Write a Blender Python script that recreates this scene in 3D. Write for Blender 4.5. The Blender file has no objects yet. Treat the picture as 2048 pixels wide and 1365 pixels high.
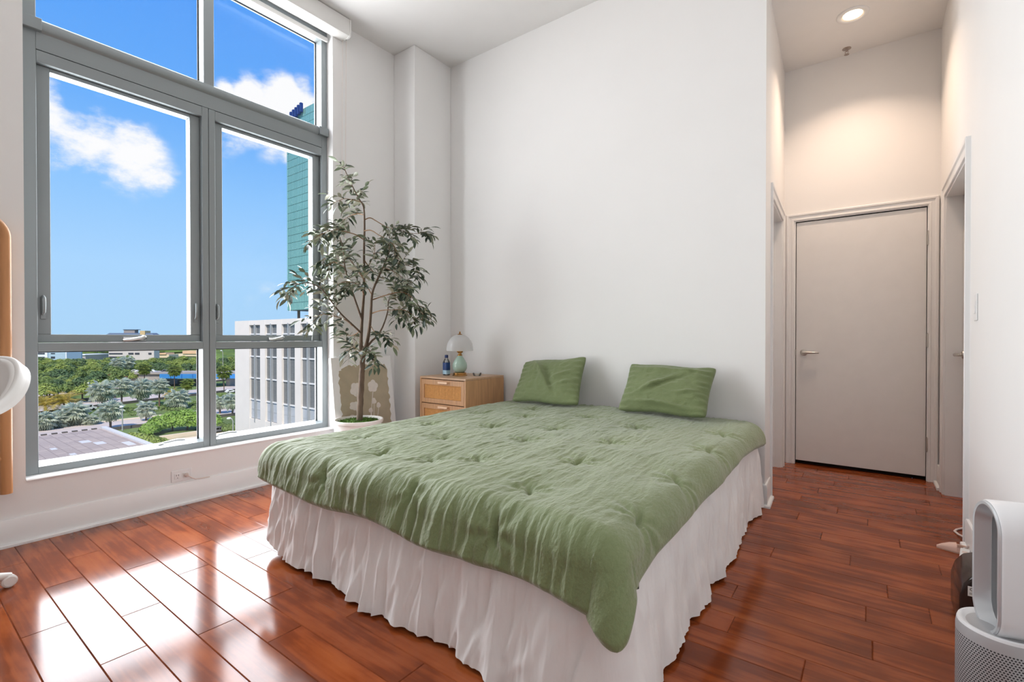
import bpy, bmesh, math, random
import numpy as np
from mathutils import Vector, Matrix

random.seed(7)
rng = np.random.default_rng(7)
SC = bpy.context.scene
COL = SC.collection

# ------------------------------------------------------------------ camera
FPX, YAW, PITCH, EYE = 964.0, 0.6395, -0.0071, 1.0739     # focal length in px of a 2048 px wide frame
_s, _c = math.sin(YAW), math.cos(YAW)
FW = Vector((-_s*math.cos(PITCH), _c*math.cos(PITCH), math.sin(PITCH)))
RT = Vector((_c, _s, 0)); UP = RT.cross(FW)
cam_data = bpy.data.cameras.new('camera'); cam = bpy.data.objects.new('camera', cam_data)
COL.objects.link(cam); SC.camera = cam
cam_data.sensor_width = 36; cam_data.lens = 36*FPX/2048; cam_data.clip_start = .02; cam_data.clip_end = 6000
M = Matrix((RT, UP, -FW)).transposed().to_4x4(); M.translation = (0, 0, EYE); cam.matrix_world = M
CAM = Vector((0, 0, EYE))
def ray(px, py): return FW + RT*((px-1024)/FPX) - UP*((py-682.5)/FPX)
def at_depth(px, py, d): return CAM + ray(px, py)*d
def at_z(px, py, z):
    r = ray(px, py); return CAM + r*((z-EYE)/r.z)
def at_y(px, py, y):
    r = ray(px, py); return CAM + r*(y/r.y)

# ------------------------------------------------------------------ exposure
SC.view_settings.view_transform = 'Standard'; SC.view_settings.look = 'None'
SC.view_settings.gamma = 1; SC.view_settings.use_curve_mapping = False
SC.view_settings.exposure = 0.0

# ------------------------------------------------------------------ sky
def build_sky():
    w = bpy.data.worlds.new('sky'); SC.world = w; w.use_nodes = True
    nt = w.node_tree; N = nt.nodes; L = nt.links; N.clear()
    out = N.new('ShaderNodeOutputWorld'); bg = N.new('ShaderNodeBackground'); L.new(bg.outputs[0], out.inputs[0])
    tc = N.new('ShaderNodeTexCoord')
    nz = N.new('ShaderNodeVectorMath'); nz.operation = 'NORMALIZE'; L.new(tc.outputs['Generated'], nz.inputs[0])
    sep = N.new('ShaderNodeSeparateXYZ'); L.new(nz.outputs[0], sep.inputs[0])
    rmp = N.new('ShaderNodeValToRGB'); L.new(sep.outputs['Z'], rmp.inputs[0])
    e = rmp.color_ramp.elements
    e[0].position = 0.0; e[0].color = (.42, .68, .95, 1)
    e[1].position = 1.0; e[1].color = (.03, .18, .72, 1)
    for p, c in ((.12, (.40, .675, 1.0, 1)), (.24, (.28, .575, 1.0, 1)), (.36, (.155, .44, .98, 1)), (.5, (.09, .35, .95, 1))):
        q = e.new(p); q.color = c
    def math_(op, a, b=None, clamp=False):
        m = N.new('ShaderNodeMath'); m.operation = op; m.use_clamp = clamp
        for i, v in enumerate((a, b)):
            if v is None: continue
            if isinstance(v, (int, float)): m.inputs[i].default_value = v
            else: L.new(v, m.inputs[i])
        return m.outputs[0]
    noi = N.new('ShaderNodeTexNoise'); noi.inputs['Scale'].default_value = 13.0
    noi.inputs['Detail'].default_value = 8; noi.inputs['Roughness'].default_value = .6
    mp = N.new('ShaderNodeMapping'); mp.inputs['Scale'].default_value = (1, 1, 1.7); L.new(nz.outputs[0], mp.inputs[0]); L.new(mp.outputs[0], noi.inputs['Vector'])
    big = N.new('ShaderNodeTexNoise'); big.inputs['Scale'].default_value = 2.1; big.inputs['Detail'].default_value = 3
    L.new(mp.outputs[0], big.inputs['Vector'])
    total = None
    # cumulus banks, each a soft clump of sky directions broken up by the noise
    for px, py, r, s in ((100, 200, .05, .85), (125, 245, .08, .75), (180, 275, .10, .62), (262, 300, .075, .75), (312, 350, .05, .6), (240, 335, .08, .42), (150, 300, .09, .5),
                         (505, 196, .055, 1.3), (560, 206, .065, 1.5), (600, 225, .055, 1.4), (455, 184, .03, .9), (606, 168, .028, .55), (590, 318, .05, .42), (545, 300, .05, .3)):
        d = ray(px, py).normalized()
        dm = N.new('ShaderNodeVectorMath'); dm.operation = 'DISTANCE'; L.new(nz.outputs[0], dm.inputs[0]); dm.inputs[1].default_value = d
        mr = N.new('ShaderNodeMapRange'); mr.interpolation_type = 'SMOOTHSTEP'
        L.new(dm.outputs['Value'], mr.inputs[0]); mr.inputs[1].default_value = r; mr.inputs[2].default_value = 0
        mr.inputs[3].default_value = 0; mr.inputs[4].default_value = s
        total = mr.outputs[0] if total is None else math_('MAXIMUM', total, mr.outputs[0])
    far = N.new('ShaderNodeMapRange'); L.new(big.outputs[0], far.inputs[0]); far.inputs[1].default_value = .60; far.inputs[2].default_value = .74
    total = math_('MAXIMUM', total, math_('MULTIPLY', far.outputs[0], .9))
    n2 = math_('MULTIPLY', math_('SUBTRACT', noi.outputs[0], .5), 3.4)
    dens = math_('ADD', math_('MULTIPLY', total, 1.5), math_('MULTIPLY', n2, math_('MINIMUM', math_('MULTIPLY', total, 3.0), 1.0)))
    mk = N.new('ShaderNodeMapRange'); mk.interpolation_type = 'SMOOTHSTEP'; L.new(dens, mk.inputs[0]); mk.inputs[1].default_value = .15; mk.inputs[2].default_value = 1.25
    mx = N.new('ShaderNodeMix'); mx.data_type = 'RGBA'
    L.new(mk.outputs[0], mx.inputs[0]); L.new(rmp.outputs[0], mx.inputs[6]); mx.inputs[7].default_value = (.98, .985, 1.0, 1)
    L.new(mx.outputs[2], bg.inputs[0]); bg.inputs[1].default_value = 1.0
build_sky()

# sun: high, behind the building, so that no direct sun enters the room
sl = bpy.data.lights.new('sun', 'SUN'); sl.energy = 4.6; sl.angle = math.radians(.6); sl.color = (1, .93, .82)
sun = bpy.data.objects.new('sun', sl); COL.objects.link(sun)
sun.rotation_euler = Vector((-.42, .48, -.77)).to_track_quat('-Z', 'Y').to_euler(); sun.location = (20, -20, 60)

# added area lamp outside the glass, boosts daylight beyond what the sky gives
al = bpy.data.lights.new('added_window_light', 'AREA'); al.shape = 'RECTANGLE'; al.size = 2.3; al.size_y = 3.7
al.energy = 335; al.color = (.97, .985, 1.0)
alo = bpy.data.objects.new('added_window_light', al); COL.objects.link(alo)
alo.location = (-4.1, 1.41, 2.0); alo.rotation_euler = Vector((1, 0, 0)).to_track_quat('-Z', 'Y').to_euler()

# ------------------------------------------------------------------ materials
MATS = {}
def mat(name, col, rough=.6, metal=0., spec=.5, var=0., vscale=6., bump=0., bscale=60., stretch=(1, 1, 1), trans=0., ior=1.45, emit=None, estr=0., rnd=0., sheen=0., sss=0., bdist=.01, detail=4.):
    m = bpy.data.materials.new(name); m.use_nodes = True; nt = m.node_tree; N = nt.nodes; L = nt.links
    b = N['Principled BSDF']; b.inputs['Roughness'].default_value = rough; b.inputs['Metallic'].default_value = metal
    b.inputs['Specular IOR Level'].default_value = spec; b.inputs['IOR'].default_value = ior
    b.inputs['Base Color'].default_value = (*col, 1)
    if trans: b.inputs['Transmission Weight'].default_value = trans
    if sheen: b.inputs['Sheen Weight'].default_value = sheen
    if emit: b.inputs['Emission Color'].default_value = (*emit, 1); b.inputs['Emission Strength'].default_value = estr
    tc = N.new('ShaderNodeTexCoord'); mp = N.new('ShaderNodeMapping'); mp.inputs['Scale'].default_value = stretch
    L.new(tc.outputs['Object'], mp.inputs[0])
    if var or rnd:
        no = N.new('ShaderNodeTexNoise'); no.inputs['Scale'].default_value = vscale; no.inputs['Detail'].default_value = detail
        L.new(mp.outputs[0], no.inputs['Vector'])
        mr = N.new('ShaderNodeMapRange'); L.new(no.outputs[0], mr.inputs[0]); mr.inputs[1].default_value = .3; mr.inputs[2].default_value = .7
        mr.inputs[3].default_value = 1-var; mr.inputs[4].default_value = 1+var
        hs = N.new('ShaderNodeHueSaturation'); hs.inputs['Color'].default_value = (*col, 1)
        if rnd:
            oi = N.new('ShaderNodeObjectInfo'); r2 = N.new('ShaderNodeMapRange'); L.new(oi.outputs['Random'], r2.inputs[0])
            r2.inputs[3].default_value = 1-rnd; r2.inputs[4].default_value = 1+rnd
            mu = N.new('ShaderNodeMath'); mu.operation = 'MULTIPLY'; L.new(mr.outputs[0], mu.inputs[0]); L.new(r2.outputs[0], mu.inputs[1]); L.new(mu.outputs[0], hs.inputs['Value'])
        else: L.new(mr.outputs[0], hs.inputs['Value'])
        L.new(hs.outputs[0], b.inputs['Base Color'])
    if bump:
        bn = N.new('ShaderNodeTexNoise'); bn.inputs['Scale'].default_value = bscale; bn.inputs['Detail'].default_value = 5
        L.new(mp.outputs[0], bn.inputs['Vector'])
        bp = N.new('ShaderNodeBump'); bp.inputs['Strength'].default_value = bump; bp.inputs['Distance'].default_value = bdist
        L.new(bn.outputs[0], bp.inputs['Height']); L.new(bp.outputs[0], b.inputs['Normal'])
    MATS[name] = m
    return m

def srgb(r, g, b):
    f = lambda c: (c/255/12.92) if c/255 <= .04045 else ((c/255+.055)/1.055)**2.4
    return (f(r), f(g), f(b))

mat('wall_paint', (.83, .82, .81), .55, var=.008, vscale=3, bump=.05, bscale=220, bdist=.002)
mat('ceiling_paint', (.82, .81, .80), .7, var=.01, bump=.06, bscale=180, bdist=.002)
mat('trim_paint', (.84, .835, .83), .32, var=.01, bump=.02, bscale=90, bdist=.002)
mat('door_paint', (.80, .79, .78), .4, var=.015, vscale=9, bump=.08, bscale=320, bdist=.001)
mat('frame_alu', srgb(140, 147, 149), .38, .25, var=.02, vscale=3, bump=.02, bscale=300, bdist=.001)
mat('gasket', (.02, .02, .022), .6, var=.1)
mat('white_plastic', (.80, .80, .80), .3, var=.01)
mat('shade_white', (.78, .77, .75), .5, var=.02, bump=.04, bscale=300)
mat('silver', (.62, .63, .64), .28, .9, var=.03)
mat('nickel', (.55, .53, .50), .3, .95, var=.05)
mat('brass', (.42, .23, .08), .28, .95, var=.2, vscale=30)
mat('black_gap', (.006, .005, .005), .8, var=.1)
mat('comforter_green', srgb(120, 133, 92), .6, spec=.3, var=.05, vscale=4, bump=.7, bscale=120, stretch=(1, .38, .6), sheen=.42, bdist=.006)
mat('pillow_green', srgb(114, 126, 86), .7, spec=.3, var=.06, vscale=6, bump=.6, bscale=90, sheen=.2, bdist=.005)
mat('skirt_white', (.86, .84, .83), .8, spec=.2, var=.03, vscale=12, bump=.3, bscale=80, stretch=(1, 1, .12), bdist=.004)
mat('mattress_white', (.8, .79, .77), .9, var=.02, bump=.2, bscale=120)
mat('dark_wood', srgb(48, 30, 22), .5, var=.25, vscale=8, stretch=(1, 8, 8), bump=.1)
mat('oak', srgb(190, 145, 104), .5, var=.14, vscale=7, stretch=(9, 9, .7), bump=.12, bscale=40, bdist=.002)
mat('oak_top', srgb(186, 150, 118), .42, var=.12, vscale=7, stretch=(.8, 9, 9), bump=.08, bscale=40, bdist=.002)
mat('handle_wood', srgb(236, 200, 166), .45, var=.05)
mat('mirror_wood', srgb(196, 140, 92), .42, var=.1, vscale=6, stretch=(8, 8, .7), bump=.05)
mat('celadon', srgb(166, 190, 176), .12, spec=.6, var=.06, vscale=14)
mat('mirror_glass', (.86, .87, .88), .02, 1.0, var=.005)
mat('chair_white', (.80, .78, .75), .38, var=.02)
mat('bark', srgb(100, 84, 70), .85, var=.3, vscale=18, stretch=(3, 3, .6), bump=.6, bscale=35)
mat('twig', srgb(140, 108, 78), .8, var=.2, vscale=20)
mat('moss', srgb(74, 104, 34), .95, var=.5, vscale=40, bump=.9, bscale=70, bdist=.02)
mat('pot_ceramic', (.80, .76, .72), .35, var=.03)
mat('olive_fruit', srgb(52, 50, 30), .35, var=.2)
mat('canvas_edge', (.82, .81, .80), .85, var=.02, bump=.2, bscale=400, bdist=.001)
mat('wash_tan', srgb(178, 166, 143), .9, var=.10, vscale=7, detail=6)
mat('print_white', srgb(226, 219, 212), .9, var=.04, vscale=25)
mat('bottle_blue', srgb(30, 62, 122), .35, var=.25, vscale=30)
mat('bottle_label_light', srgb(170, 205, 225), .4, var=.1, vscale=40)
mat('bottle_cap', srgb(24, 44, 96), .35, var=.05)
mat('appliance_dark', srgb(46, 34, 30), .14, spec=.6, var=.05)
mat('label_white', srgb(226, 220, 214), .5, var=.02)
mat('label_ink', srgb(90, 84, 82), .6, var=.02)
mat('shoe_pink', srgb(226, 190, 174), .5, var=.05)
mat('shoe_lining', srgb(196, 160, 140), .7, var=.06)
mat('cord_white', srgb(222, 206, 198), .5, var=.03)
mat('purifier_white', (.78, .78, .79), .28, var=.01)
mat('purifier_silver', (.60, .62, .64), .32, .55, var=.02)
mat('baffle_warm', (.85, .78, .68), .5, var=.02)
mat('bulb_glow', (1, .9, .75), .5, emit=(1, .83, .6), estr=9.0)
mat('sprinkler_metal', (.45, .38, .34), .35, .8, var=.1)

def wood_floor():
    m = bpy.data.materials.new('cherry_floor'); m.use_nodes = True; nt = m.node_tree; N = nt.nodes; L = nt.links
    b = N['Principled BSDF']
    tc = N.new('ShaderNodeTexCoord'); oi = N.new('ShaderNodeObjectInfo')
    off = N.new('ShaderNodeVectorMath'); off.operation = 'SCALE'; off.inputs[0].default_value = (37, 19, 7); L.new(oi.outputs['Random'], off.inputs['Scale'])
    ad = N.new('ShaderNodeVectorMath'); ad.operation = 'ADD'; L.new(tc.outputs['Object'], ad.inputs[0]); L.new(off.outputs[0], ad.inputs[1])
    mp = N.new('ShaderNodeMapping'); mp.inputs['Scale'].default_value = (1.3, 22, 22); L.new(ad.outputs[0], mp.inputs[0])
    n1 = N.new('ShaderNodeTexNoise'); n1.inputs['Scale'].default_value = 1.6; n1.inputs['Detail'].default_value = 6; n1.inputs['Roughness'].default_value = .55; n1.inputs['Distortion'].default_value = .3
    L.new(mp.outputs[0], n1.inputs['Vector'])
    mp2 = N.new('ShaderNodeMapping'); mp2.inputs['Scale'].default_value = (2.2, 5, 5); L.new(ad.outputs[0], mp2.inputs[0])
    n2 = N.new('ShaderNodeTexNoise'); n2.inputs['Scale'].default_value = 1.5; n2.inputs['Detail'].default_value = 5; L.new(mp2.outputs[0], n2.inputs['Vector'])
    w1 = N.new('ShaderNodeMath'); w1.operation = 'MULTIPLY'; w1.inputs[1].default_value = .8; L.new(n1.outputs[0], w1.inputs[0])
    w2 = N.new('ShaderNodeMath'); w2.operation = 'MULTIPLY'; w2.inputs[1].default_value = 1.2; L.new(n2.outputs[0], w2.inputs[0])
    av = N.new('ShaderNodeMath'); av.operation = 'ADD'; L.new(w1.outputs[0], av.inputs[0]); L.new(w2.outputs[0], av.inputs[1])
    cr = N.new('ShaderNodeValToRGB'); e = cr.color_ramp.elements
    e[0].position = .27; e[0].color = (*srgb(106, 48, 22), 1); e[1].position = .74; e[1].color = (*srgb(174, 96, 52), 1)
    q = e.new(.46); q.color = (*srgb(126, 59, 28), 1); q = e.new(.54); q.color = (*srgb(150, 75, 38), 1)
    hf = N.new('ShaderNodeMath'); hf.operation = 'MULTIPLY'; hf.inputs[1].default_value = .5; L.new(av.outputs[0], hf.inputs[0]); L.new(hf.outputs[0], cr.inputs[0])
    r2 = N.new('ShaderNodeMapRange'); L.new(oi.outputs['Random'], r2.inputs[0]); r2.inputs[3].default_value = .9; r2.inputs[4].default_value = 1.1
    hs = N.new('ShaderNodeHueSaturation'); L.new(cr.outputs[0], hs.inputs['Color']); L.new(r2.outputs[0], hs.inputs['Value'])
    L.new(hs.outputs[0], b.inputs['Base Color'])
    b.inputs['Roughness'].default_value = .13; b.inputs['IOR'].default_value = 1.52; b.inputs['Specular IOR Level'].default_value = .31
    MATS['cherry_floor'] = m
wood_floor()

def glass_mat(name, tint=(1, 1, 1), refl=1.0, haze=0.0):
    m = bpy.data.materials.new(name); m.use_nodes = True; nt = m.node_tree; N = nt.nodes; L = nt.links; N.clear()
    o = N.new('ShaderNodeOutputMaterial'); t = N.new('ShaderNodeBsdfTransparent'); t.inputs[0].default_value = (*tint, 1)
    g = N.new('ShaderNodeBsdfGlossy'); g.inputs['Roughness'].default_value = .0
    fr = N.new('ShaderNodeFresnel'); fr.inputs['IOR'].default_value = 1.45
    mu = N.new('ShaderNodeMath'); mu.operation = 'MULTIPLY'; mu.inputs[1].default_value = refl; L.new(fr.outputs[0], mu.inputs[0])
    mx = N.new('ShaderNodeMixShader'); L.new(mu.outputs[0], mx.inputs[0]); L.new(t.outputs[0], mx.inputs[1]); L.new(g.outputs[0], mx.inputs[2])
    last = mx
    if haze:
        d = N.new('ShaderNodeBsdfDiffuse'); d.inputs[0].default_value = (.9, .9, .9, 1)
        tl = N.new('ShaderNodeBsdfTranslucent'); tl.inputs[0].default_value = (.9, .9, .9, 1)
        m2 = N.new('ShaderNodeMixShader'); m2.inputs[0].default_value = .5; L.new(d.outputs[0], m2.inputs[1]); L.new(tl.outputs[0], m2.inputs[2])
        m3 = N.new('ShaderNodeMixShader'); m3.inputs[0].default_value = haze; L.new(mx.outputs[0], m3.inputs[1]); L.new(m2.outputs[0], m3.inputs[2]); last = m3
    L.new(last.outputs[0], o.inputs[0]); MATS[name] = m
glass_mat('pane_glass', refl=.22)
glass_mat('clear_glass', tint=(.93, .95, .95), refl=1.2, haze=.06)
glass_mat('frosted_shade', tint=(.96, .96, .96), refl=1.0, haze=.62)

def leaf_mat(name, top, under, rough=.45, rnd=.25, glow=0.):
    m = bpy.data.materials.new(name); m.use_nodes = True; nt = m.node_tree; N = nt.nodes; L = nt.links
    b = N['Principled BSDF']; b.inputs['Roughness'].default_value = rough
    geo = N.new('ShaderNodeNewGeometry'); mx = N.new('ShaderNodeMix'); mx.data_type = 'RGBA'
    L.new(geo.outputs['Backfacing'], mx.inputs[0]); mx.inputs[6].default_value = (*top, 1); mx.inputs[7].default_value = (*under, 1)
    rp = N.new('ShaderNodeMapRange'); L.new(geo.outputs['Random Per Island'], rp.inputs[0]); rp.inputs[3].default_value = 1-rnd; rp.inputs[4].default_value = 1+rnd
    hs = N.new('ShaderNodeHueSaturation'); L.new(mx.outputs[2], hs.inputs['Color']); L.new(rp.outputs[0], hs.inputs['Value'])
    tc = N.new('ShaderNodeTexCoord'); no = N.new('ShaderNodeTexNoise'); no.inputs['Scale'].default_value = 30; L.new(tc.outputs['Object'], no.inputs['Vector'])
    m2 = N.new('ShaderNodeMapRange'); L.new(no.outputs[0], m2.inputs[0]); m2.inputs[3].default_value = .94; m2.inputs[4].default_value = 1.06
    L.new(m2.outputs[0], hs.inputs['Saturation']); L.new(hs.outputs[0], b.inputs['Base Color'])
    if glow:      # light passing through the blade
        tl = N.new('ShaderNodeBsdfTranslucent'); L.new(hs.outputs[0], tl.inputs[0]); ms = N.new('ShaderNodeMixShader'); ms.inputs[0].default_value = glow
        L.new(b.outputs[0], ms.inputs[1]); L.new(tl.outputs[0], ms.inputs[2]); L.new(ms.outputs[0], N['Material Output'].inputs[0])
    MATS[name] = m
leaf_mat('olive_leaf', srgb(66, 80, 60), srgb(158, 162, 142), .4)
leaf_mat('olive_leaf_pale', srgb(112, 122, 94), srgb(188, 188, 168), .4)
leaf_mat('olive_leaf_dark', srgb(44, 60, 46), srgb(120, 132, 108), .35)

# ------------------------------------------------------------------ mesh helpers
def wloc(o):
    v = Vector((0, 0, 0))
    while o is not None: v += o.location; o = o.parent
    return v
def tag(o, label=None, cat=None, group=None, kind=None):
    if label: o['label'] = label
    if cat: o['category'] = cat
    if group: o['group'] = group
    if kind: o['kind'] = kind
    return o
def thing(name, loc, label=None, cat=None, group=None, kind=None, parent=None):
    o = bpy.data.objects.new(name, None); COL.objects.link(o); o.empty_display_size = .1
    o.location = Vector(loc) - (wloc(parent) if parent else Vector((0, 0, 0)))
    if parent: o.parent = parent
    return tag(o, label, cat, group, kind)
class G:
    def __init__(s): s.v = []; s.f = []
    def add(s, vs, fs):
        n = len(s.v); s.v += [tuple(p) for p in vs]; s.f += [tuple(i+n for i in q) for q in fs]; return s
    def box(s, a, b):
        (x0, y0, z0), (x1, y1, z1) = a, b
        x0, x1 = min(x0, x1), max(x0, x1); y0, y1 = min(y0, y1), max(y0, y1); z0, z1 = min(z0, z1), max(z0, z1)
        return s.add([(x0, y0, z0), (x1, y0, z0), (x1, y1, z0), (x0, y1, z0), (x0, y0, z1), (x1, y0, z1), (x1, y1, z1), (x0, y1, z1)],
                     [(3, 2, 1, 0), (4, 5, 6, 7), (0, 1, 5, 4), (1, 2, 6, 5), (2, 3, 7, 6), (3, 0, 4, 7)])
    def prism(s, pts, d):          # closed polygon pts (3D), extruded by vector d
        n = len(pts); d = Vector(d); a = [Vector(p) for p in pts]
        return s.add(a+[p+d for p in a], [tuple(reversed(range(n))), tuple(range(n, 2*n))]+[(i, (i+1) % n, (i+1) % n+n, i+n) for i in range(n)])
    def tube(s, pts, r, n=8, caps=True):
        pts = [Vector(p) for p in pts]; m = len(pts); rs = r if isinstance(r, (list, tuple)) else [r]*m
        vs = []; prev = None
        for i, p in enumerate(pts):
            t = (pts[min(i+1, m-1)]-pts[max(i-1, 0)]).normalized()
            if prev is None:
                a = Vector((0, 0, 1)) if abs(t.z) < .9 else Vector((1, 0, 0)); u = t.cross(a).normalized()
            else:
                u = (prev - t*prev.dot(t)).normalized()
            prev = u; w = t.cross(u)
            for k in range(n):
                a = 2*math.pi*k/n; vs.append(p+(u*math.cos(a)+w*math.sin(a))*rs[i])
        fs = [(i*n+k, i*n+(k+1) % n, (i+1)*n+(k+1) % n, (i+1)*n+k) for i in range(m-1) for k in range(n)]
        if caps: fs += [tuple(reversed(range(n))), tuple(range((m-1)*n, m*n))]
        return s.add(vs, fs)
    def lathe(s, prof, c, n=32, sx=1, sy=1):     # prof: (r, z)
        vs = []; m = len(prof); cx, cy, cz = c
        for r, z in prof:
            for k in range(n):
                a = 2*math.pi*k/n; vs.append((cx+r*sx*math.cos(a), cy+r*sy*math.sin(a), cz+z))
        fs = [(i*n+k, i*n+(k+1) % n, (i+1)*n+(k+1) % n, (i+1)*n+k) for i in range(m-1) for k in range(n)]
        if prof[0][0] > 1e-5: fs.append(tuple(reversed(range(n))))
        if prof[-1][0] > 1e-5: fs.append(tuple(range((m-1)*n, m*n)))
        return s.add(vs, fs)
    def build(s, name, m, parent=None, smooth=0, bevel=0, segs=1, loc=None, xf=None):
        me = bpy.data.meshes.new(name)
        vs = [Vector(p) for p in s.v]
        if xf is not None: vs = [xf @ p for p in vs]
        if parent is not None: o0 = wloc(parent)
        elif loc is not None: o0 = Vector(loc)
        else:
            a = np.array([tuple(p) for p in vs]); o0 = Vector(((a[:, 0].min()+a[:, 0].max())/2, (a[:, 1].min()+a[:, 1].max())/2, a[:, 2].min()))
        me.from_pydata([tuple(p-o0) for p in vs], [], s.f); me.validate()
        if bevel:
            bm = bmesh.new(); bm.from_mesh(me); bmesh.ops.remove_doubles(bm, verts=bm.verts, dist=1e-6)
            es = [e for e in bm.edges if len(e.link_faces) == 2 and e.calc_face_angle(0) > .5]
            bmesh.ops.bevel(bm, geom=es, offset=bevel, segments=segs, affect='EDGES', profile=.5, clamp_overlap=True)
            bm.to_mesh(me); bm.free()
        else:
            bm = bmesh.new(); bm.from_mesh(me); bmesh.ops.recalc_face_normals(bm, faces=bm.faces) if smooth != -1 else None; bm.to_mesh(me); bm.free()
        if smooth and smooth != -1:
            me.polygons.foreach_set('use_smooth', [True]*len(me.polygons)); me.set_sharp_from_angle(angle=math.radians(smooth))
        me.materials.append(MATS[m])
        o = bpy.data.objects.new(name, me); COL.objects.link(o)
        if parent is not None: o.parent = parent
        else: o.location = o0
        return o
def copy_tree(o, parent=None):
    c = o.copy(); COL.objects.link(c)
    if parent is not None: c.parent = parent
    for ch in list(o.children): copy_tree(ch, c)
    return c
def struct(o): o['kind'] = 'structure'; return o

# smooth value noise in numpy
_T = rng.random((256, 256))
def vnoise(x, y):
    x = np.asarray(x, float); y = np.asarray(y, float); xi = np.floor(x).astype(int); yi = np.floor(y).astype(int); fx = x-xi; fy = y-yi
    fx = fx*fx*(3-2*fx); fy = fy*fy*(3-2*fy); t = lambda a, b: _T[a & 255, b & 255]
    return (t(xi, yi)*(1-fx)+t(xi+1, yi)*fx)*(1-fy)+(t(xi, yi+1)*(1-fx)+t(xi+1, yi+1)*fx)*fy
def fbm(x, y, o=3):
    s = 0; a = 1; n = 0
    for k in range(o): s = s+a*vnoise(x*2**k+17*k, y*2**k+31*k); n += a; a *= .5
    return s/n
def ss(a, b, x): t = np.clip((x-a)/(b-a), 0, 1); return t*t*(3-2*t)
def grid_faces(nu, nv, base=0, flip=False):
    f = []
    for i in range(nu-1):
        for j in range(nv-1):
            q = (base+i*nv+j, base+(i+1)*nv+j, base+(i+1)*nv+j+1, base+i*nv+j+1); f.append(q[::-1] if flip else q)
    return f

# ================================================================== ROOM SHELL
XW, XR, YB, YF = -3.555, .41, 3.41, -1.7           # window wall, right wall, bed wall, wall behind the camera
ZC, ZH = 3.69, 3.35                                # ceiling of the room, of the hall
YE = 4.735; XHN, XHF = -.535, -.60                 # end wall of the hall, hall's left wall (near, far)
WY0, WY1, WZ0, WZ1 = .503, 2.31, .32, 3.60         # window opening
g = G()
g.box((XW-.26, YF-.2, -.3), (XW, WY0, ZC)); g.box((XW-.26, WY1, -.3), (XW, YB+.3, ZC))
g.box((XW-.26, WY0, -.3), (XW, WY1, WZ0)); g.box((XW-.26, WY0, WZ1), (XW, WY1, ZC))
struct(g.build('wall_left', 'wall_paint'))
g = G(); g.prism([(XW, YB, 0), (XHN, YB, 0), (XHN-.004, YB+.22, 0), (XW, YB+.22, 0)], (0, 0, ZC)); struct(g.build('wall_back', 'wall_paint'))
g = G(); g.box((XW, 2.945, 0), (-3.275, YB, ZC)); struct(g.build('wall_column', 'wall_paint', bevel=.004))
g = G(); g.box((XR, YF-.2, -.3), (XR+.2, 3.47, ZC)); g.box((XR, 3.47, 2.04), (XR+.2, 4.40, ZC)); g.box((XR, 4.40, -.3), (XR+.2, YE+.25, ZC))
struct(g.build('wall_right', 'wall_paint'))
g = G(); g.box((XW-.26, YF-.2, -.3), (XR, YF, ZC)); struct(g.build('wall_front', 'wall_paint'))
g = G(); g.box((XW-.26, YF-.2, ZC), (XR+.2, YB, ZC+.2)); struct(g.build('ceiling', 'ceiling_paint'))
g = G(); g.box((XHN+.001, YB, ZH), (XR, YB+.22, ZC+.2)); g.box((XHF-.9, YB+.22, ZH), (XR, YE+.25, ZC+.2)); struct(g.build('ceiling_hall', 'ceiling_paint'))
# hall: left wall with a door opening, end wall with a door opening
def hx(y): return XHN+(XHF-XHN)*(y-YB)/(YE-YB)
HL0, HL1 = 3.70, 4.52
g = G()
for y0, y1, z0, z1 in ((YB+.22, HL0, 0, ZH), (HL1, YE, 0, ZH), (HL0, HL1, 2.04, ZH)):
    g.prism([(hx(y0)-.12, y0, z0), (hx(y0), y0, z0), (hx(y1), y1, z0), (hx(y1)-.12, y1, z0)], (0, 0, z1-z0))
struct(g.build('wall_hall', 'wall_paint'))
DX0, DX1, DZ = -.513, .338, 2.055
g = G(); g.box((XHF-.2, YE, 0), (DX0, YE+.14, ZH)); g.box((DX1, YE, 0), (XR, YE+.14, ZH)); g.box((DX0, YE, DZ), (DX1, YE+.14, ZH))
struct(g.build('wall_end', 'wall_paint'))

# ---- floor: one board per plank, grooves between
PW, PL, PT = .1285, .81, .012
g = G(); g.box((XW-.2, YF-.2, -.24), (XR+.2, YE+.25, -PT))
floor = g.build('floor', 'black_gap'); struct(floor)
plank_mesh = {}
def plank(x0, x1, y0, y1):
    L, W = round(x1-x0, 4), round(y1-y0, 4)
    if (L, W) not in plank_mesh:
        a = .0002; b = .0024; t = PT
        vs = [(a, a, -t), (L-a, a, -t), (L-a, W-a, -t), (a, W-a, -t), (a, a, -b), (L-a, a, -b), (L-a, W-a, -b), (a, W-a, -b),
              (a+b, a+b, 0), (L-a-b, a+b, 0), (L-a-b, W-a-b, 0), (a+b, W-a-b, 0)]
        fs = [(3, 2, 1, 0), (8, 9, 10, 11)]+[(i, (i+1) % 4, (i+1) % 4+4, i+4) for i in range(4)]+[(i+4, (i+1) % 4+4, (i+1) % 4+8, i+8) for i in range(4)]
        me = bpy.data.meshes.new('plank'); me.from_pydata(vs, [], fs); me.materials.append(MATS['cherry_floor']); plank_mesh[(L, W)] = me
    o = bpy.data.objects.new('plank', plank_mesh[(L, W)]); COL.objects.link(o); o.parent = floor
    o.location = Vector((x0, y0, 0))-wloc(floor)
joint = {0: -2.02, 1: -2.305, 2: -1.942, 3: -1.697, 4: -1.985, 5: -2.42, 6: -2.755, 10: -.17, 11: -.415, 12: -.80, 13: -.457, 14: -.01, 15: -.62, 17: -.39}
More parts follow.
